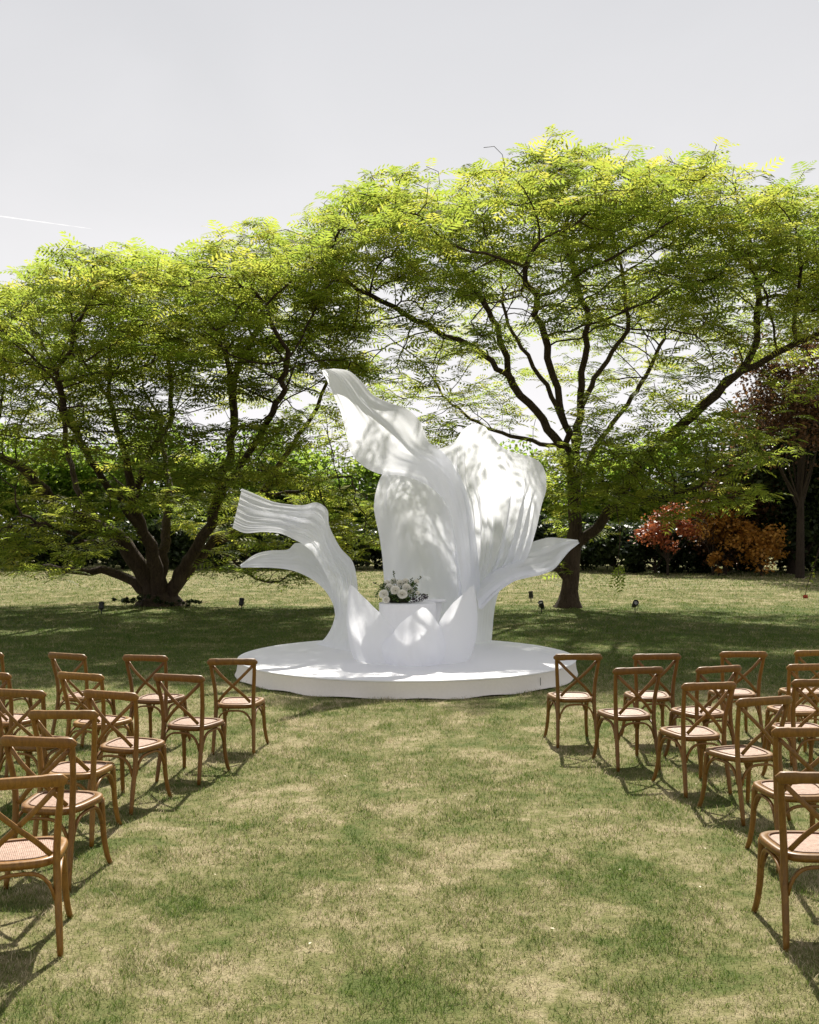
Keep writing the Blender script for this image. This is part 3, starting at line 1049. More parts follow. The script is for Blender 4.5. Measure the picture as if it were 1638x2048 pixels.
# dark hedge bushes along the far lawn edge
hx = [(-30, 51), (60, 50.5), (150, 51.5), (245, 51), (340, 51.5), (430, 51), (520, 50.5), (610, 51), (700, 50.5), (790, 51), (880, 51), (970, 50.5), (1060, 50.5), (1230, 47.5), (1310, 46.5), (1400, 47.0)]
hl = ['leftmost of the dark evergreen bushes, cut by the left edge of the picture', 'dark evergreen bush just left of the left tree\'s lowest limb', 'dark evergreen bush under the left tree\'s horizontal limb', 'dark evergreen bush just left of the left tree trunk',
      'dark evergreen bush straight behind the left tree trunk', 'dark evergreen bush just right of the left tree trunk', 'dark evergreen bush behind the lowest fabric petal tip', 'dark evergreen bush behind the curved left fabric petal',
      'dark evergreen bush in the gap between curved petal and tall petal', 'dark evergreen bush hidden behind the bouquet and tall petal', 'dark evergreen bush straight behind the tall central petal', 'dark evergreen bush straight behind the broad right petal',
      'dark evergreen bush just left of the right tree trunk', 'dark green bush just right of the right tree trunk', 'dark green bush below the red-orange shrub', 'dark green bush left of the orange shrub']
for k, ((px, d), lb) in enumerate(zip(hx, hl)):
    leafy('evergreen_bush', lb, 'bush', px, d, (.0, 2.3 + .6 * ((k * 7) % 5) / 4, 1.7, 1.2), 5200, .25, 'leaf_dark', BG, .06, 100 + k, 22)
for k, (px, d, lb) in enumerate([(1490, 48.5, 'dark evergreen bush just behind the bright orange shrub'), (1560, 49, 'dark evergreen bush just right of the bright orange shrub'), (1645, 49, 'rightmost of the dark evergreen bushes, cut by the right edge of the picture'), (1165, 50, 'dark evergreen bush straight behind the right tree trunk')]):
    leafy('evergreen_bush', lb, 'bush', px, d, (.0, 2.6, 1.8, 1.2), 5600, .25, 'leaf_dark', BG, .06, 130 + k, 24)
HORD = ['leftmost', 'second', 'third', 'fourth', 'fifth', 'sixth', 'seventh', 'eighth', 'ninth', 'tenth', 'eleventh', 'twelfth', 'thirteenth', 'fourteenth']
for k in range(14):
    px = -60 + k * 138 + (k % 3) * 11
    leafy('hedge_bush', f'{HORD[k]} dark bush from the left in the far hedge behind the evergreen bushes', 'bush', px, 61, (.0, 2.7 + .3 * (k % 3), 2.9, 1.3), 4200, .36, 'leaf_dark', 'bushes of the far hedge', .06, 150 + k, 30)
# mid-green trees further behind
for k, (px, d, z0, z1, rx, lb) in enumerate([
        (20, 56, 1.2, 6.0, 3.4, 'small mid-green tree far behind, at the left edge of the picture'), (190, 60, 1.4, 5.2, 3.0, 'small mid-green tree far behind the left tree\'s left limbs'),
        (420, 58, 1.2, 5.6, 3.4, 'small mid-green tree far behind the left tree\'s right limbs'), (610, 57, 1.0, 5.2, 3.0, 'small mid-green tree far behind the curved left petal'),
        (105, 58, 1.2, 6.6, 3.0, 'pale green tree far behind the left tree\'s lowest left limb'), (305, 57, 1.2, 6.8, 3.2, 'pale green tree far behind the left tree trunk'), (515, 58, 1.2, 6.4, 3.0, 'pale green tree far behind the tip of the curved petal'),
        (735, 56, 1.0, 5.0, 2.2, 'light green tree far behind, left of the tall petal'),
        (1070, 57, 1.2, 5.0, 2.6, 'small mid-green tree far behind the right end of the broad petal'), (1225, 55, 1.0, 5.6, 3.0, 'small mid-green tree far behind, right of the right tree trunk'),
        (1345, 54, 1.0, 6.5, 2.8, 'mid-green tree far behind the red-orange shrub')]):
    leafy('distant_tree', lb, 'tree', px, d, (z0, z1 + 1.6, rx * 1.15, 2.2), 6200, .32, 'leaf_far', BG, .12, 200 + k, 34)
leafy('evergreen_tree', 'tall dark evergreen tree with bare dark trunk beside the orange shrub', 'tree', 1588, 46, (.8, 9.0, 3.6, 2.8), 19000, .28, 'leaf_dark', BG, .30, 301, 60)
leafy('evergreen_tree', 'dark evergreen tree behind the orange and red-orange shrubs', 'tree', 1455, 50, (.2, 7.0, 3.2, 2.4), 15000, .28, 'leaf_dark', BG, .22, 302, 46)
leafy('evergreen_tree', 'dark evergreen tree cut by the right edge of the picture', 'tree', 1700, 47, (.2, 8.4, 3.4, 2.6), 15000, .28, 'leaf_dark', BG, .26, 303, 46)
leafy('copper_tree', 'copper-leaved tree high at the right edge above the evergreens', 'tree', 1600, 42, (4.4, 10.6, 3.0, 2.4), 11000, .19, 'leaf_copper', BG, .16, 304, 46)
leafy('copper_tree', 'small copper-brown shrub tree between the orange shrubs', 'tree', 1450, 45.2, (.2, 5.2, 2.1, 1.2), 6500, .17, 'leaf_copper', BG, .08, 305, 26)
leafy('shrub', 'red-orange shrub right of the right tree\'s low limb', 'shrub', 1335, 44.5, (.7, 3.3, 1.35, .8), 2200, .17, 'leaf_red', BG, .05, 306, 16)
leafy('shrub', 'bright orange shrub at the foot of the tall dark evergreen', 'shrub', 1522, 43.5, (.2, 2.5, 1.3, .8), 2100, .17, 'leaf_orange', BG, .05, 307, 18)
leafy('shrub', 'dull orange shrub between the red-orange and bright orange shrubs', 'shrub', 1425, 44.6, (1.0, 3.6, 1.5, .8), 1900, .16, 'leaf_orange', BG, .05, 308, 20)
leafy('shrub', 'small orange shrub low beside the dark evergreen bushes', 'shrub', 1437, 43.8, (.2, 1.1, .5, .4), 500, .15, 'leaf_orange', BG, .03, 309, 10)
# weeds and undergrowth at the foot of the left tree
leafy('undergrowth', 'dark weeds growing around the foot of the left tree', 'weeds', 285, 26.6, (.0, .34, .9, .5), 700, .07, 'leaf_dark', None, .01, 310, 16)
leafy('undergrowth', 'dark weeds at the right side of the left tree base', 'weeds', 372, 26.7, (.0, .26, .55, .4), 350, .07, 'leaf_dark', None, .01, 311, 12)


# ------------------------------------------------------------------ platform
def build_platform():
    root = empty('round_platform', STAGE_C)
    setp(root, 'low round white platform in the middle of the lawn', 'platform')
    seg = 128
    V, Fs = [], []
    for i, (r, z) in enumerate([(STAGE_R + .035, .012), (STAGE_R + .012, .07), (STAGE_R, .15), (STAGE_R - .004, STAGE_H - .014)]):
        for k in range(seg):
            a = 2 * math.pi * k / seg
            wob = (.014 * math.sin(a * 9 + 1) + .010 * math.sin(a * 23)) * max(0, 1 - i / 2.2)
            zz = z + (.010 * math.sin(a * 17 + 2) * (i == 0))
            V.append(((r + wob) * math.cos(a), (r + wob) * math.sin(a), zz))
    for i in range(3):
        for k in range(seg):
            a = i * seg + k; b = i * seg + (k + 1) % seg
            Fs.append((a, b, b + seg, a + seg))
    MB().add(V, Fs).build('skirt', M['skirt'], root)
    mb = MB().lathe([(STAGE_R - .01, STAGE_H - .03), (STAGE_R + .006, STAGE_H - .016), (STAGE_R + .004, STAGE_H - .004), (STAGE_R - .012, STAGE_H)], seg, capb=True, capt=True)
    mb.build('carpeted_top', M['carpet'], root, smooth=False)
    # one visible seam in the skirt
    a = math.atan2(13.05 - STAGE_C.y, P(1083, 1385, 13.0).x - STAGE_C.x)
    MB().box(((STAGE_R + .016) * math.cos(a), (STAGE_R + .016) * math.sin(a), .10), (.006, .006, .13)).build('seam', M['soil'], root)


build_platform()

# ------------------------------------------------------------------ fabric flower
SCULPT = empty('fabric_flower_sculpture', (0.0, 15.4, STAGE_H))
setp(SCULPT, 'giant white fabric flower with tall curling petals on the round platform', 'sculpture')


def hem(pts, r, parent):
    o = MB().tube([Vector(p) for p in pts], r, 7, True).build('hem', M['fabric_plain'])
    o.parent = parent
    o.matrix_parent_inverse = parent.matrix_world.inverted() if False else Matrix.Translation(-Vector(SCULPT.location))
    return o


def petal(rows, nu, nv, mat='fabric', folds=(), amp=.0, freq=9, seed=0, hems='', label=None, hr=.011, noise_amp=.012):
    """rows: sections (photo px, py, distance) from one end to the other, lofted to a smooth sheet"""
    pts = [[tuple(P(*p)) for p in r] for r in rows]
    pts = np.array([crom(r, nu) for r in pts])                 # rows x nu x 3
    G = np.array([crom(pts[:, j], nv) for j in range(nu)])     # nu x nv x 3
    du = np.gradient(G, axis=0); dv = np.gradient(G, axis=1)
    N = np.cross(du, dv); N /= (np.linalg.norm(N, axis=2, keepdims=True) + 1e-9)
    u = np.linspace(0, 1, nu)[:, None]; v = np.linspace(0, 1, nv)[None, :]
    edge = np.clip(np.minimum(u, 1 - u) * 9, 0, 1) * np.clip(np.minimum(v + .03, 1.03 - v) * 12, 0, 1)
    D = np.zeros((nu, nv))
    for (u0, du_, wd, a, v0, v1) in folds:                      # pulled creases running along v
        uu = u - (u0 + du_ * v)
        D += a * np.exp(-(uu / wd) ** 2) * np.clip((v - v0) * 5, 0, 1) * np.clip((v1 - v) * 5, 0, 1)
    if amp:
        ph = vnoise(np.broadcast_to(v * 2.2, D.shape), np.broadcast_to(u * 2, D.shape), seed) * 5
        D += amp * np.sin(2 * np.pi * freq * u + ph) * vnoise(np.broadcast_to(u * 7, D.shape), np.broadcast_to(v * 2.5, D.shape), seed + 1)
        D += amp * .5 * np.sin(2 * np.pi * freq * 2.3 * u + ph * 2 + 1) * vnoise(np.broadcast_to(u * 11, D.shape), np.broadcast_to(v * 3, D.shape), seed + 2)
    D += noise_amp * (vnoise(np.broadcast_to(u * 14, D.shape), np.broadcast_to(v * 4, D.shape), seed + 3) - .5)
    G = G + N * (D * edge)[..., None]
    i = np.arange(nu * nv).reshape(nu, nv)
    Fc = np.stack([i[:-1, :-1], i[1:, :-1], i[1:, 1:], i[:-1, 1:]], -1).reshape(-1, 4)
    o = link('petal', mesh_np('petal', G.reshape(-1, 3), Fc), M[mat])
    world_parent(o, SCULPT)
    if label: o['label'] = label
    E = {'u0': G[0], 'u1': G[-1], 'v0': G[:, 0], 'v1': G[:, -1]}
    for h in hems.split():
        e = E[h]
        hem(e[::2] if len(e) % 2 else np.vstack([e[::2], e[-1:]]), hr, o)
    return o


def sect(a, b, n=5, bulge=0.0, skew=0.0):
    """n points from a to b (px,py,d); bulge moves the middle along d (minus = towards the viewer)"""
    out = []
    for k in range(n):
        t = k / (n - 1)
        s = math.sin(math.pi * t)
        out.append((a[0] + (b[0] - a[0]) * t, a[1] + (b[1] - a[1]) * t + skew * s, a[2] + (b[2] - a[2]) * t + bulge * s))
    return out


# tall inner panel (seen under the hood)
rows = [sect((774, 1288, 15.55), (930, 1288, 15.55), 5, .55), sect((770, 1200, 15.5), (925, 1200, 15.5), 5, .6), sect((765, 1120, 15.45), (916, 1120, 15.45), 5, .6),
        sect((758, 1070, 15.45), (909, 1070, 15.4), 5, .6), sect((750, 1032, 15.5), (906, 1036, 15.4), 5, .6), sect((748, 1008, 15.55), (904, 1006, 15.4), 5, .55),
        sect((753, 978, 15.6), (898, 978, 15.4), 5, .45), sect((764, 950, 15.55), (888, 950, 15.45), 5, .3), sect((790, 922, 15.5), (872, 918, 15.5), 5, .15)]
petal(rows, 61, 101, 'fabric_plain', folds=[(.10, 0, .03, .03, .45, .95), (.16, .02, .015, -.02, .5, .9)], amp=.006, freq=5, seed=11, hems='u0', label='tall smooth inner panel under the hood')

# hood that folds over to the upper left
lip = [(927, 1198, 15.3), (916, 1115, 15.25), (907, 1060, 15.2), (898, 1020, 15.15), (875, 986, 15.1), (840, 963, 15.05), (800, 951, 15.0), (760, 948, 14.95), (725, 931, 14.9), (701, 902, 14.85), (691, 860, 14.8), (680, 820, 14.75), (665, 785, 14.7), (652, 757, 14.65), (643, 740, 14.6)]
bak = [(962, 1198, 15.92), (956, 1110, 16.0), (946, 1040, 16.02), (930, 975, 16.0), (905, 925, 15.9), (878, 897, 15.76), (858, 884, 15.65), (849, 864, 15.6), (838, 840, 15.55), (815, 819, 15.5), (781, 806, 15.42), (747, 790, 15.35), (722, 762, 15.3), (698, 742, 15.2), (668, 737, 15.05)]
rows = [sect(a, b, 5, -.10 if k > 3 else .02) for k, (a, b) in enumerate(zip(lip, bak))]
petal(rows, 61, 141, 'fabric', folds=[(.62, -.05, .05, .028, .35, .95), (.78, -.12, .06, -.026, .45, .9), (.30, .1, .05, .02, .6, 1.1), (.45, .05, .03, .02, .6, 1.1)], amp=.004, freq=3, seed=12, hems='u0 v1', label='tall hooded petal folding over to the upper left')

# broad right petal
Tp = [(857, 903, 15.65), (884, 896, 15.8), (908, 884, 15.9), (924, 862, 15.98), (938, 851, 16.0), (953, 848, 16.05), (970, 854, 16.05), (986, 874, 16.02), (1004, 894, 16.0), (1034, 907, 15.9), (1062, 914, 15.8), (1083, 928, 15.68), (1093, 952, 15.6)]
spec = [((906, 1292, 15.3), (983, 1284, 16.3), .30), ((911, 1215, 15.35), (990, 1214, 16.2), .35), ((915, 1180, 15.4), (1005, 1172, 15.9), .45), ((911, 1120, 15.45), (1050, 1122, 15.6), .60),
        ((906, 1060, 15.5), (1071, 1064, 15.5), .70), ((895, 1005, 15.55), (1083, 1012, 15.5), .72), ((874, 955, 15.6), (1092, 982, 15.52), .60)]
rows = [sect(a, b, 13, bl) for a, b, bl in spec]
mid = []
for k in range(13):
    a = rows[-1][k]; b = Tp[k]
    mid.append((a[0] * .3 + b[0] * .7, a[1] * .3 + b[1] * .7, a[2] * .3 + b[2] * .7))
rows += [mid, Tp]
petal(rows, 191, 121, 'fabric', folds=[(.19, .01, .006, -.035, .1, .95), (.275, .0, .006, -.03, .1, .95), (.42, .01, .006, -.03, .1, .9), (.15, .03, .022, .07, .1, .9), (.22, .02, .014, -.06, .1, .85), (.31, .0, .016, .045, .15, .8), (.37, .0, .014, -.04, .15, .8), (.46, .02, .018, .04, .15, .75), (.56, .20, .016, .075, .15, .85), (.62, .22, .013, -.07, .2, .85),
                                    (.68, .22, .014, .07, .2, .8), (.73, .20, .012, -.055, .2, .75), (.80, .15, .014, .055, .2, .75), (.86, .10, .012, -.05, .2, .7), (.52, .15, .010, -.04, .2, .6)], amp=.004, freq=7, seed=13, hems='u1 v1', label='broad sheer petal on the right with long pulled folds')

# small flaring petal at the right
lo = [(958, 1216, 15.25), (984, 1188, 15.15), (1020, 1162, 15.05), (1055, 1152, 15.0), (1082, 1147, 14.95), (1108, 1135, 14.95), (1135, 1103, 15.0), (1157, 1085, 15.05)]
up = [(944, 1130, 16.7), (985, 1112, 16.6), (1025, 1098, 16.4), (1058, 1086, 16.05), (1080, 1079, 15.8), (1100, 1075, 15.6), (1130, 1077, 15.45), (1156, 1080, 15.2)]
rows = []
for a, b in zip(lo, up):
    under = (a[0] + 6, a[1] + 2, a[2] + .38) if a[0] < 1060 else (a[0] + 2, a[1] + 1, a[2] + .15)
    m1 = sect(a, b, 5, .10)
    rows.append([under] + m1)
petal(rows, 61, 91, 'fabric', folds=[(.45, .1, .03, .05, .3, .95), (.62, .1, .03, -.05, .3, .95), (.75, .05, .02, .035, .3, 1.0), (.30, .08, .02, -.02, .4, .9)], amp=.016, freq=6, seed=14, hems='u1 v1', label='small petal flaring out to the right', hr=.009)

# curved left petal reaching out to the left
top = [(484, 977, 15.05), (515, 990, 15.1), (545, 1003, 15.2), (580, 1009, 15.3), (608, 1010, 15.4), (634, 1005, 15.5), (655, 1020, 15.55), (659, 1052, 15.55), (680, 1094, 15.5), (704, 1121, 15.45), (713, 1152, 15.4), (716, 1190, 15.35), (715, 1240, 15.25), (714, 1282, 15.2), (714, 1306, 15.12)]
bot = [(465, 1056, 14.35), (490, 1066, 14.4), (525, 1064, 14.5), (560, 1067, 14.6), (588, 1079, 14.75), (608, 1090, 14.9), (624, 1104, 15.0), (638, 1124, 15.1), (652, 1150, 15.25), (661, 1172, 15.4), (668, 1197, 15.55), (671, 1222, 15.7), (664, 1252, 15.9), (648, 1278, 16.1), (630, 1288, 16.2)]
rows = [sect(a, b, 5, (-.02 if k < 4 else -.16 if k < 10 else -.10)) for k, (a, b) in enumerate(zip(top, bot))]
petal(rows, 71, 141, 'fabric', folds=[(.40, .25, .03, .05, .0, .8), (.25, .25, .025, -.035, .0, .7), (.62, .10, .03, .04, .0, .6), (.75, .05, .02, -.03, .0, .5), (.15, .35, .02, .03, .1, .9)], amp=.016, freq=7, seed=15, hems='u0 u1 v0', label='curved petal reaching out to the upper left')

# lower left lobe
eu = [(480, 1130, 15.1), (510, 1109, 15.2), (540, 1101, 15.3), (575, 1099, 15.4), (592, 1086, 15.45), (618, 1094, 15.5), (648, 1126, 15.55), (668, 1168, 15.6), (692, 1220, 15.55)]
el = [(482, 1135, 15.0), (515, 1135, 14.95), (548, 1136, 14.95), (580, 1140, 15.0), (606, 1149, 15.1), (632, 1164, 15.2), (653, 1185, 15.35), (667, 1212, 15.55), (671, 1240, 15.75)]
rows = [sect(a, b, 5, .06) for a, b in zip(eu, el)]
petal(rows, 41, 81, 'fabric', folds=[(.5, .0, .06, .025, .1, .9), (.7, 0, .03, -.018, .1, .8)], amp=.008, freq=6, seed=16, hems='u0 u1 v0', label='low pointed petal lobe under the curved petal', hr=.009)

# fabric drawn out over the carpet at the foot of the curved petal
# front cup: three overlapping low petals around the plinth
CUP = Vector((.035, 14.38, STAGE_H))


def cup_petal(ph0, ph1, rad, edge, seed, label, nu=61, nv=41, free=None):
    ex = np.array(edge)
    G = np.zeros((nu, nv, 3))
    for i in range(nu):
        u = i / (nu - 1)
        ph = R(ph0 + (ph1 - ph0) * u)
        side = math.sin(math.pi * u) ** .6
        if (free == 0 and u < .5) or (free == 1 and u > .5): side = 1.0
        for k in range(nv):
            v = k / (nv - 1)
            r = rad * (1 + .085 * math.sin(math.pi * v ** .8 * .92) - .06 * (1 - v) ** 3) - .11 * (1 - side)
            x = CUP.x + r * math.sin(ph); y = CUP.y - r * math.cos(ph)
            px = 819 + x * F / y
            zt = CAM_H - (np.interp(px, ex[:, 0], ex[:, 1]) - HOR) * y / F
            zb = STAGE_H + .012 + .035 * (1 - side) ** 2
            G[i, k] = (x, y, zb + (zt - zb) * v)
    ug = np.linspace(0, 1, nu)[:, None]; vg = np.linspace(0, 1, nv)[None, :]
    D = .008 * np.sin(2 * np.pi * 5 * ug + 4 * vg) * vnoise(ug * 6 + 0 * vg, vg * 3 + 0 * ug, seed) + .012 * (vnoise(ug * 9 + 0 * vg, vg * 3 + 0 * ug, seed + 1) - .5)
    phs = np.array([R(ph0 + (ph1 - ph0) * i / (nu - 1)) for i in range(nu)])
    G[..., 0] += np.sin(phs)[:, None] * D; G[..., 1] -= np.cos(phs)[:, None] * D
    ix = np.arange(nu * nv).reshape(nu, nv)
    Fc = np.stack([ix[:-1, :-1], ix[1:, :-1], ix[1:, 1:], ix[:-1, 1:]], -1).reshape(-1, 4)
    o = link('petal', mesh_np('petal', G.reshape(-1, 3), Fc), M['fabric_plain'])
    world_parent(o, SCULPT)
    o['label'] = label
    hem(G[::2, -1], .009, o)


cup_petal(-100, -14, .86, [(690, 1164), (707, 1172), (730, 1197), (760, 1226), (780, 1250), (792, 1260), (830, 1262)], 41, 'low front petal on the left of the plinth', free=0)
cup_petal(10, 100, .86, [(850, 1275), (868, 1262), (877, 1247), (890, 1226), (905, 1206), (922, 1192), (946, 1170), (960, 1164)], 43, 'low front petal on the right of the plinth', free=1)
cup_petal(-27, 31, .92, [(780, 1275), (790, 1260), (800, 1247), (815, 1235), (832, 1223), (845, 1214), (853, 1217), (866, 1231), (878, 1250), (890, 1262)], 42, 'low rounded front petal in the middle')

# ------------------------------------------------------------------ plinth and bouquet
PL = P(815, 1205, 14.35)
root = empty('plinth', (PL.x, PL.y, STAGE_H))
setp(root, 'white drum-shaped plinth standing inside the low front petals under the bouquet', 'plinth')
hz = PL.z - STAGE_H
MB().lathe([(.385, .004), (.39, .02), (.40, hz * .5), (.405, hz - .012), (.40, hz - .003), (.39, hz)], 48).build('drum', M['plinth'], root)
S2 = P(868, 1199, 14.78)
root = empty('side_table', (S2.x, S2.y, STAGE_H))
setp(root, 'small round white table just right of and behind the plinth', 'side table')
h2 = S2.z - STAGE_H
MB().lathe([(.15, h2 - .03), (.172, h2 - .025), (.172, h2 - .004), (.165, h2)], 32).build('table_top', M['plinth'], root)
MB().lathe([(.12, .004), (.06, .05), (.05, h2 * .5), (.13, h2 - .035)], 24).build('base', M['plinth'], root)


def rose_mesh(seed):
    rg = random.Random(seed)
    V, Fs = [], []
    for ring, (n, r0, r1, z0, z1) in enumerate([(5, .012, .050, -.022, .012), (5, .010, .042, -.012, .028), (5, .008, .031, -.002, .036), (4, .005, .020, .008, .040), (3, .003, .011, .014, .042)]):
        for k in range(n):
            a0 = 2 * math.pi * (k + .5 * (ring % 2) + rg.uniform(-.1, .1)) / n
            wdt = 2 * math.pi / n * .72
            b = len(V)
            for i in range(4):
                t = i / 3
                rr = r0 + (r1 - r0) * math.sin(t * math.pi / 2) ** .8
                zz = z0 + (z1 - z0) * t - (.010 if ring < 2 and i == 3 else 0)
                if i == 3: rr *= 1.10 if ring < 3 else .95
                for j in range(5):
                    s = (j - 2) / 2
                    a = a0 + s * wdt * (1 if i else .5)
                    V.append((rr * math.cos(a), rr * math.sin(a), zz - .006 * s * s * (i == 3)))
            for i in range(3):
                for j in range(4):
                    q = b + i * 5 + j
                    Fs.append((q, q + 1, q + 6, q + 5))
    me = bpy.data.meshes.new('rose')
    me.from_pydata(V, [], Fs)
    me.update()
    me.materials.append(M['rose'])
    return me


def build_bouquet():
    c = P(797, 1204, 14.35)
    root = empty('flower_arrangement', (c.x, c.y, c.z))
    setp(root, 'arrangement of cream roses and greenery on the plinth', 'flowers')
    rg = np.random.default_rng(5)
    MB().lathe([(.14, .0), (.16, .02), (.155, .07), (.10, .11), (.03, .12)], 20).build('floral_foam', M['soil'], root)
    rm = [rose_mesh(k) for k in range(4)]
    k0 = 14.35 / F

    def at(px, py, dy=0):
        return Vector(((px - 797) * k0, dy, -(py - 1204) * k0))
    roses = [(768, 1186, -.20, 1.25), (773, 1197, -.24, 1.0), (791, 1178, -.20, 1.3), (805, 1186, -.24, 1.35), (779, 1174, -.08, 1.2), (813, 1174, -.10, 1.2), (800, 1166, .0, 1.0), (811, 1163, .02, .95), (774, 1168, .05, 1.1),
             (833, 1163, -.05, .75), (835, 1184, -.14, .6), (787, 1163, .08, .9), (820, 1180, -.08, 1.0)]
    for k, (px, py, dy, s) in enumerate(roses):
        p = at(px, py, dy)
        o = bpy.data.objects.new('rose', rm[k % 4])
        rm[k % 4].polygons.foreach_set('use_smooth', np.ones(len(rm[k % 4].polygons), dtype=bool))
        COL.objects.link(o)
        o.parent = root
        o.location = p
        dirv = Vector((p.x * 1.2, -.9 + rg.normal(0, .2), .45 + p.z))
        o.rotation_euler = dirv.to_track_quat('Z', 'Y').to_euler()
        o.scale = (s, s, s)
        st = MB().tube([Vector((0, 0, -.01)), Vector((0, 0, -.06))], .004, 5).mesh('stem')
        link('stem', st, M['stem'], o)

    def leaves(name, mat, cs, n, leaf, seed):
        r2 = np.random.default_rng(seed)
        V, Fs, W = [], [], []
        pos = []
        for (px, py, dy, r) in cs:
            p = np.array(at(px, py, dy))
            for _ in range(n):
                q = r2.normal(0, 1, 3); q *= r2.random() ** .4 / np.linalg.norm(q)
                pos.append(p + q * r)
        pos = np.array(pos); m = len(pos)
        pos[:, 2] = np.maximum(pos[:, 2], .012)
        mm = frond_mats(m, r2.uniform(0, 6.28, m), r2.normal(.3, .5, m), r2.normal(0, .6, m), leaf * r2.uniform(.6, 1.3, m))
        T = np.array([(-.5, 0, 0), (-.05, .28, .05), (.5, 0, -.06), (-.05, -.28, .05)])
        VV = np.einsum('nij,kj->nki', mm, T) + pos[:, None, :]
        Fc = np.arange(m)[:, None] * 4 + np.array([0, 1, 2, 3])
        o = link(name, mesh_np(name, VV.reshape(-1, 3), Fc, np.repeat(r2.random(m), 4)), M[mat], root, smooth=False)
        o['kind'] = 'stuff'
    leaves('greenery', 'leaf_bouquet', [(760, 1186, -.05, .09), (778, 1185, -.1, .10), (797, 1190, -.15, .11), (815, 1190, -.12, .10), (828, 1186, -.05, .09), (790, 1172, .05, .10), (824, 1170, .0, .08), (806, 1172, .06, .09), (768, 1176, .05, .07)], 110, .040, 8)
    leaves('purple_sprig', 'leaf_purple', [(836, 1197, -.1, .07), (845, 1194, -.08, .06), (851, 1193, -.05, .04), (826, 1199, -.14, .05)], 60, .030, 9)
    for (pts, nb) in [([(800, 1195, 0), (792, 1165, .02), (788, 1150, .03), (787, 1144, .03)], 6), ([(805, 1190, 0), (818, 1170, .02), (823, 1158, .03)], 3), ([(812, 1190, 0), (832, 1166, -.02), (842, 1154, -.02)], 4), ([(785, 1190, 0), (760, 1172, 0), (746, 1166, .0)], 4), ([(815, 1192, -.05), (840, 1188, -.06), (853, 1190, -.06)], 3)]:
        pp = [at(*p) for p in pts]
        c3 = [Vector(p) for p in crom([tuple(p) for p in pp], 12)]
        mb = MB().tube(c3, [.004] * 6 + [.003] * 6, 5)
        for j in range(nb):
            q = c3[11 - j]
            a = random.uniform(0, 6.28)
            e = q + Vector((math.cos(a) * .022, math.sin(a) * .022, .018))
            mb.tube([q, (q + e) / 2, e], [.004, .009, .002], 5)
        mb.build('flower_spike', M['stem'], root)


build_bouquet()


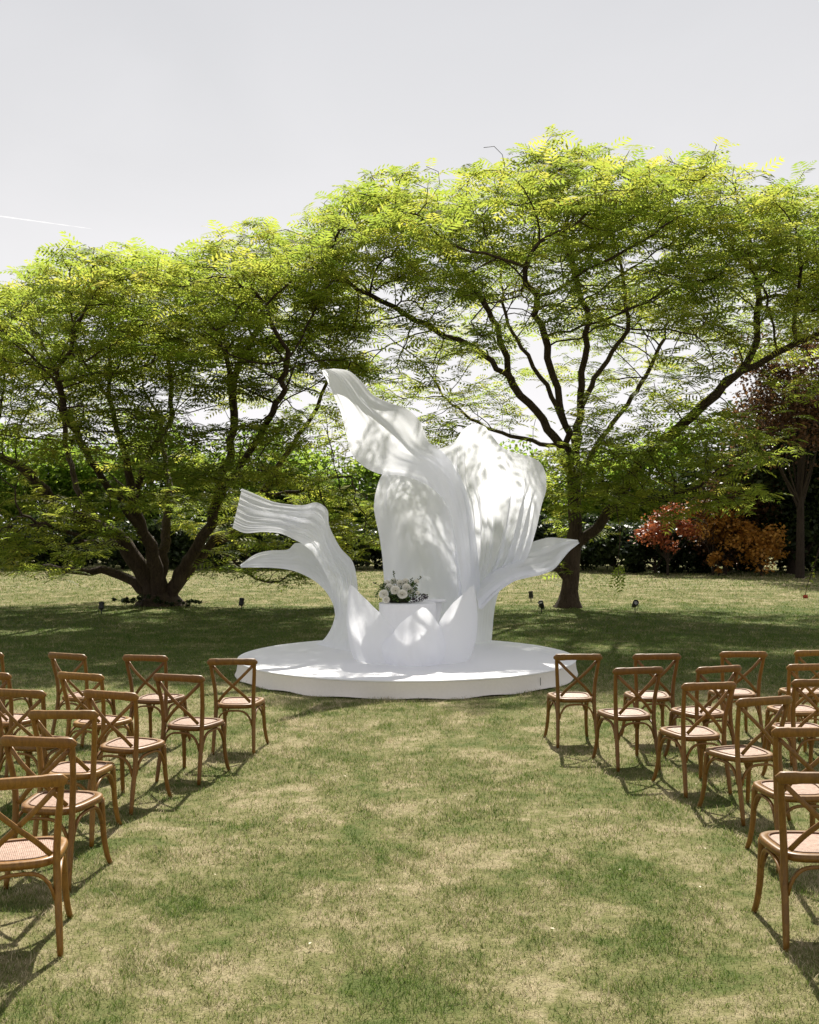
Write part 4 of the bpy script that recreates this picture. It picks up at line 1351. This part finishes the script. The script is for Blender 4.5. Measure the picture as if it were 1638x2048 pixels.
# ------------------------------------------------------------------ chairs
def chair_parts():
    """cross-back bentwood chair; faces +Y, origin on the ground under the seat. -> list of (name, mesh, material, sub)"""
    parts = []
    SH = .455
    # rear posts: foot, seat, top
    for s in (-1, 1):
        c = crom([(s * .192, -.275, .0), (s * .186, -.245, .16), (s * .178, -.205, .34), (s * .176, -.192, .47), (s * .184, -.200, .62), (s * .198, -.232, .76), (s * .206, -.256, .862)], 20)
        r = [.0150, .0160, .0170, .0178, .0182, .0186, .0188, .0190, .0190, .0190, .0188, .0185, .0182, .0180, .0178, .0175, .0172, .0170, .0166, .0160]
        parts.append(('rear_post', MB().tube([Vector(p) for p in c], r, 10).mesh('rear_post'), 'wood', None))
    # top rail: bent, rounded ends
    pts, wv, tv = [], [], []
    for k in range(21):
        t = (k - 10) / 10
        x = t * .236
        y = -.268 - .036 * (1 - t * t) + .010
        pts.append((x, y, .858 + .010 * (1 - t * t)))
        e = max(.0, 1 - max(0, abs(t) - .90) / .10 * .75)
        e = math.sqrt(max(.06, 1 - (max(0, abs(t) - .88) / .125) ** 2))
        wv.append(Vector((0, -.004, .031 - .003 * (abs(t) < .6))) * e)
        tv.append(Vector((-.30 * t * .013, .0135, .002)) * (.4 + .6 * e))
    parts.append(('top_rail', MB().strip(pts, wv, tv).mesh('top_rail'), 'wood', None))
    # crossing braces
    for s in (-1, 1):
        off = .007 * s
        c = crom([(s * .186, -.240 + off * .2, .822), (s * .10, -.262 + off, .735), (0, -.256 + off, .640), (-s * .085, -.232 + off, .560), (-s * .150, -.205 + off * .3, .482)], 16)
        pts = [Vector(p) for p in c]
        wv, tv = [], []
        for i in range(16):
            t = (pts[min(i + 1, 15)] - pts[max(i - 1, 0)]).normalized()
            nrm = Vector((0, -1, 0)); nrm = (nrm - t * nrm.dot(t)).normalized()
            wv.append(t.cross(nrm) * .0135); tv.append(nrm * .0055)
        parts.append(('cross_brace', MB().strip(pts, wv, tv).mesh('cross_brace'), 'wood', None))
    # seat frame
    def outline(sc, n=40):
        o = []
        for k in range(n):
            a = 2 * math.pi * k / n
            ca, sa = math.cos(a), math.sin(a)
            ex = .58
            x = abs(ca) ** ex * (1 if ca >= 0 else -1); y = abs(sa) ** ex * (1 if sa >= 0 else -1)
            hw = .205 + .027 * y
            o.append((x * hw * sc, y * .212 * sc + .005))
        return o
    V, Fs = [], []
    n = 40
    rings = [(.95, SH - .040), (1.0, SH - .034), (1.015, SH - .018), (1.0, SH - .003), (.96, SH + .002), (.80, SH + .001), (.785, SH - .006)]
    for sc, z in rings:
        for (x, y) in outline(sc): V.append((x, y, z))
    for i in range(len(rings) - 1):
        for k in range(n):
            a = i * n + k; b = i * n + (k + 1) % n
            Fs.append((a, b, b + n, a + n))
    Fs.append(tuple(range(n - 1, -1, -1)))
    parts.append(('seat_frame', MB().add(V, Fs).mesh('seat_frame'), 'wood', None))
    # rattan panel, slightly domed, with a cord round it
    V, Fs = [], []
    rr = [1, .75, .5, .25]
    for q in rr:
        for (x, y) in outline(.79 * q): V.append((x, (y - .005) + .005, SH - .004 + .007 * (1 - q * q)))
    for i in range(3):
        for k in range(n):
            a = i * n + k; b = i * n + (k + 1) % n
            Fs.append((a, b, b + n, a + n))
    Fs.append(tuple(3 * n + k for k in range(n)))
    parts.append(('rattan_panel', MB().add(V, Fs).mesh('rattan_panel'), 'rattan', 'seat_frame'))
    cord = outline(.80)
    cm = MB().tube([Vector((x, y, SH + .002)) for (x, y) in cord + cord[:1]], .0042, 6, False)
    parts.append(('cord', cm.mesh('cord'), 'rattan_cord', 'seat_frame'))
    # front legs
    for s in (-1, 1):
        c = crom([(s * .188, .165, SH - .03), (s * .190, .176, .32), (s * .194, .190, .18), (s * .205, .214, .06), (s * .216, .236, .0)], 14)
        parts.append(('front_leg', MB().tube([Vector(p) for p in c], [.0195, .0195, .019, .0188, .0185, .018, .0178, .0174, .017, .0167, .0163, .016, .0155, .015], 10).mesh('front_leg'), 'wood', None))
    # bentwood arches below the seat
    def arch(a, b, side):
        a = Vector(a); b = Vector(b)
        zt = SH - .052
        pts = []
        for k in range(17):
            t = k / 16
            s = abs(2 * t - 1)
            z = a.z + (zt - a.z) * (1 - s ** 3.2)
            p = a.lerp(b, .5 - .5 * math.copysign(1 - (1 - s) ** 1.25, 1 - 2 * t) if k != 8 else .5)
            pts.append(Vector((p.x, p.y, z)))
        d = (b - a); d.z = 0; d.normalize()
        nrm = d.cross(Vector((0, 0, 1)))
        wv, tv = [], []
        for i in range(17):
            t = (pts[min(i + 1, 16)] - pts[max(i - 1, 0)]).normalized()
            wv.append(nrm * .011); tv.append(t.cross(nrm) * .0075)
        parts.append(('arch_brace', MB().strip(pts, wv, tv).mesh('arch_brace'), 'wood', None))
    arch((-.168, -.222, .262), (.168, -.222, .262), 0)
    arch((-.178, .188, .275), (.178, .188, .275), 0)
    for s in (-1, 1):
        arch((s * .186, -.208, .270), (s * .192, .165, .275), 0)
    return parts


M['rattan_cord'] = mat_plain('rattan_cord', (.16, .085, .045), .6, .3, .2, 90)
CP = chair_parts()
for (_, me, mt, _s) in CP:
    me.materials.append(M[mt])
    if mt != 'x': me.polygons.foreach_set('use_smooth', np.ones(len(me.polygons), dtype=bool))


WOODS = [mat_wood(g, h) for g, h in ((.80, .497), (.92, .503), (1.0, .500), (1.12, .506), (1.24, .502))]


def place_chair(anchor, px, py, yaw, label, group):
    d = (CAM_H - .864) * F / (py - HOR)
    x = (px - 819) * d / F
    a = R(-yaw)
    half = {'L': -.236, 'R': .236, 'C': 0}[anchor]
    # rail centre in chair coordinates: (0, -.28); anchor end: (half, -.26)
    lx, ly = half, (-.285 if anchor == 'C' else -.26)
    ox = x - (lx * math.cos(a) - ly * math.sin(a))
    oy = d - (lx * math.sin(a) + ly * math.cos(a))
    root = empty('cross_back_chair', (ox, oy, .002), a)
    root.rotation_euler = (R(random.uniform(-.7, .7)), R(random.uniform(-.8, .8)), a)
    setp(root, label, 'chair', group)
    made = {}
    wood = random.choice(WOODS)
    for (nm, me, mt, sub) in CP:
        o = bpy.data.objects.new(nm, me)
        COL.objects.link(o)
        o.parent = made[sub] if sub else root
        if mt == 'wood':
            o.material_slots[0].link = 'OBJECT'
            o.material_slots[0].material = wood
        made[nm] = o
    return root


ORD = ['', 'front', 'second', 'third', 'fourth', 'fifth', 'sixth']
COLN = ['', 'at the aisle', 'second from the aisle', 'third from the aisle', 'fourth from the aisle']
chairs = [
    ('left', 1, 1, 'C', 466, 1323.5, 4), ('left', 1, 2, 'C', 289, 1317.5, 14), ('left', 1, 3, 'C', 131, 1313, 24), ('left', 1, 4, 'R', 6, 1312, 20),
    ('left', 2, 1, 'C', 354, 1357, 16), ('left', 2, 2, 'C', 157, 1353.5, 21), ('left', 2, 3, 'R', 23, 1353, 20),
    ('left', 3, 1, 'C', 215, 1391, 18), ('left', 3, 2, 'R', 90, 1389, 12),
    ('left', 4, 1, 'C', 124, 1432, 2), ('left', 5, 1, 'R', 153, 1484, 8), ('left', 6, 1, 'R', 140, 1558, -16),
    ('right', 1, 1, 'C', 1156, 1315, -4), ('right', 1, 2, 'C', 1315, 1313.5, -3), ('right', 1, 3, 'C', 1488, 1309, -2), ('right', 1, 4, 'L', 1589, 1307, -4),
    ('right', 2, 1, 'C', 1279, 1342, -12), ('right', 2, 2, 'C', 1440, 1338.5, -20), ('right', 2, 3, 'L', 1573, 1336.5, -8),
    ('right', 3, 1, 'C', 1418, 1372, -13), ('right', 3, 2, 'L', 1580, 1366.5, -8),
    ('right', 4, 1, 'C', 1535, 1404.5, -18), ('right', 5, 1, 'L', 1542, 1463.5, 0), ('right', 6, 1, 'L', 1553, 1552, 4),
]
for (sd_, row, cn, an, px, py, yw) in chairs:
    lab = f'wooden cross-back chair {COLN[cn]} in the {ORD[row]} row of the {sd_} block'
    if row == 6: lab = f'nearest and largest wooden cross-back chair of the {sd_} block, cut by the {sd_} edge'
    place_chair(an, px, py, yw, lab, f'wooden cross-back chairs of the {sd_} block')


# ------------------------------------------------------------------ garden spotlights
def spotlight(px, py, d, tilt, yaw, label, s=1.0):
    p = P(px, py, d)
    root = empty('garden_spotlight', (p.x, d, 0), R(yaw))
    setp(root, label, 'spotlight', 'small black spotlights on the lawn')
    MB().tube([(0, 0, -.02), (0, 0, .10 * s)], [.010, .012], 8).build('stake', M['black'], root)
    mb = MB().box((-.065 * s, 0, .13 * s), (.008, .03, .10 * s)).box((.065 * s, 0, .13 * s), (.008, .03, .10 * s)).box((0, 0, .085 * s), (.138 * s, .03, .008))
    mb.build('bracket', M['black'], root, smooth=False)
    hb = MB().lathe([(.045 * s, -.09 * s), (.055 * s, -.07 * s), (.058 * s, .05 * s), (.064 * s, .055 * s), (.064 * s, .085 * s), (.056 * s, .086 * s), (.054 * s, .06 * s)], 16, capt=False).build('housing', M['black'], root)
    hb.location = (0, 0, .19 * s)
    hb.rotation_euler = (R(tilt), 0, 0)
    ln = MB().lathe([(.053 * s, .062 * s), (.03 * s, .068 * s), (.004 * s, .07 * s)], 16).build('lens', M['lens'], hb)


spotlight(203, 1228, 24.6, -25, 10, 'black garden spotlight left of the left tree trunk', 1.05)
spotlight(483, 1219, 25.9, -20, -10, 'black garden spotlight between the left tree and the platform', 1.05)
spotlight(1062, 1203, 28.7, -15, 30, 'black garden spotlight farthest back, left of the right tree trunk', 1.05)
spotlight(1083, 1226, 24.9, 35, -35, 'tilted black garden spotlight lying low near the right tree trunk', 1.05)
spotlight(1270, 1226, 24.9, 60, 5, 'black garden spotlight alone on the lawn right of the right tree', 1.15)


# ------------------------------------------------------------------ twigs hanging from the right tree
def hang(parent, pts, nleaf, leaf, blossom, label):
    c = crom([tuple(P(*p)) for p in pts], 14)
    mb = MB().tube([Vector(p) for p in c], [.012] * 7 + [.007] * 7, 5)
    o = mb.build('hanging_twig', M['bark'])
    world_parent(o, parent)
    o['label'] = label
    rg = np.random.default_rng(3)
    n = nleaf
    i = rg.integers(3, 14, n)
    pos = c[i] + rg.normal(0, .03, (n, 3))
    mm = frond_mats(n, rg.uniform(0, 6.28, n), rg.normal(-.2, .4, n), rg.normal(0, .4, n), leaf * rg.uniform(.7, 1.2, n))
    T = np.array([(0, 0, 0), (.5, .25, .05), (1, 0, -.06), (.5, -.25, .05)])
    VV = np.einsum('nij,kj->nki', mm, T) + pos[:, None, :]
    Fc = np.arange(n)[:, None] * 4 + np.array([0, 1, 2, 3])
    lv = link('leaves', mesh_np('leaves', VV.reshape(-1, 3), Fc, np.repeat(rg.random(n), 4)), M['leaf_main'], o, smooth=False)
    if blossom:
        e = c[-1]
        b = MB()
        for k in range(5):
            a = k * 1.256
            q = Vector(e) + Vector((.03 * math.cos(a), .03 * math.sin(a), -.02))
            b.tube([Vector(e), q, q + Vector((.012 * math.cos(a), .012 * math.sin(a), -.05))], [.010, .026, .008], 6)
        b.build('blossom', M['red'], o)


hang(right_tree, [(1640, 1090, 21.0), (1632, 1120, 21.0), (1622, 1150, 21.0), (1614, 1172, 21.0), (1611, 1190, 21.0)], 26, .10, True, 'thin hanging twig tipped with a red blossom')
hang(right_tree, [(1232, 1010, 24.2), (1240, 1070, 24.0), (1236, 1120, 24.0), (1238, 1150, 24.0)], 8, .10, False, 'thin twig hanging below the low limb')
me = mesh_np('frond', FT_V, FT_F, np.full(len(FT_V), .3)); me.materials.append(M['leaf_main'])
for (px, py, d, a, s) in [(1238, 1148, 24.0, -80, .40), (1236, 1145, 24.0, -110, .36), (1228, 1132, 24.0, -50, .40), (1250, 1130, 24.0, -130, .36)]:
    o = bpy.data.objects.new('frond', me); COL.objects.link(o)
    o.parent = right_tree
    o.matrix_parent_inverse = Matrix.Translation(-Vector(right_tree.location))
    # hangs straight down, its flat side to the lawn in front
    o.matrix_basis = Matrix.Translation(P(px, py, d)) @ Matrix.Rotation(R(a), 4, 'Y') .inverted() @ Matrix.Rotation(R(75), 4, 'X') @ Matrix.Scale(s, 4)

# ------------------------------------------------------------------ pale fallen leaves and petals on the lawn
rg = np.random.default_rng(77)
lit = [(1425, 1553), (1392, 1576), (1410, 1707), (1270, 1520), (1105, 1870), (1400, 1785), (930, 1600), (690, 1560), (1180, 1640), (760, 1790), (1480, 1520), (430, 1760), (620, 1900), (1240, 1750), (860, 1480)]
V, Fs = [], []
for k, (px, py) in enumerate(lit):
    d = CAM_H * F / (py - HOR)
    c = np.array([(px - 819) * d / F, d, .034])
    a = rg.uniform(0, 6.28); s = rg.uniform(.008, .016)
    for q in [(-1, 0, 0), (0, .55, .15), (1, 0, 0), (0, -.55, .2)]:
        V.append(tuple(c + s * np.array([q[0] * math.cos(a) - q[1] * math.sin(a), q[0] * math.sin(a) + q[1] * math.cos(a), q[2]])))
    Fs.append((4 * k, 4 * k + 1, 4 * k + 2, 4 * k + 3))
o = MB().add(V, Fs).build('fallen_leaves', mat_plain('pale_dry_leaf', (.62, .55, .40), .8, .2, .1, 40), smooth=False)
setp(o, 'small pale dry leaves scattered on the lawn', 'leaves', kind='stuff')

# ------------------------------------------------------------------ contrail high in the sky
def contrail():
    d = 9000.0
    a, b = P(-60, 424, d), P(186, 458, d)
    pts = [a.lerp(b, t) for t in np.linspace(0, 1, 24)]
    rad = [7.0 * (1 - .85 * (k / 23) ** 1.3) + 1.5 * math.sin(k * 1.9) for k in range(24)]
    N = NT('contrail_vapour')
    tr = N.n('ShaderNodeBsdfTranslucent'); tr.inputs['Color'].default_value = (.95, .95, .95, 1)
    tp = N.n('ShaderNodeBsdfTransparent')
    mx = N.n('ShaderNodeMixShader'); mx.inputs[0].default_value = .07
    N.l(tp.outputs[0], mx.inputs[1]); N.l(tr.outputs[0], mx.inputs[2])
    mat = N.finish(mx.outputs[0])
    o = MB().tube(pts, [max(1.0, r) for r in rad], 10).build('contrail', mat)
    setp(o, 'thin white aircraft trail in the sky at the left edge', 'contrail')


contrail()
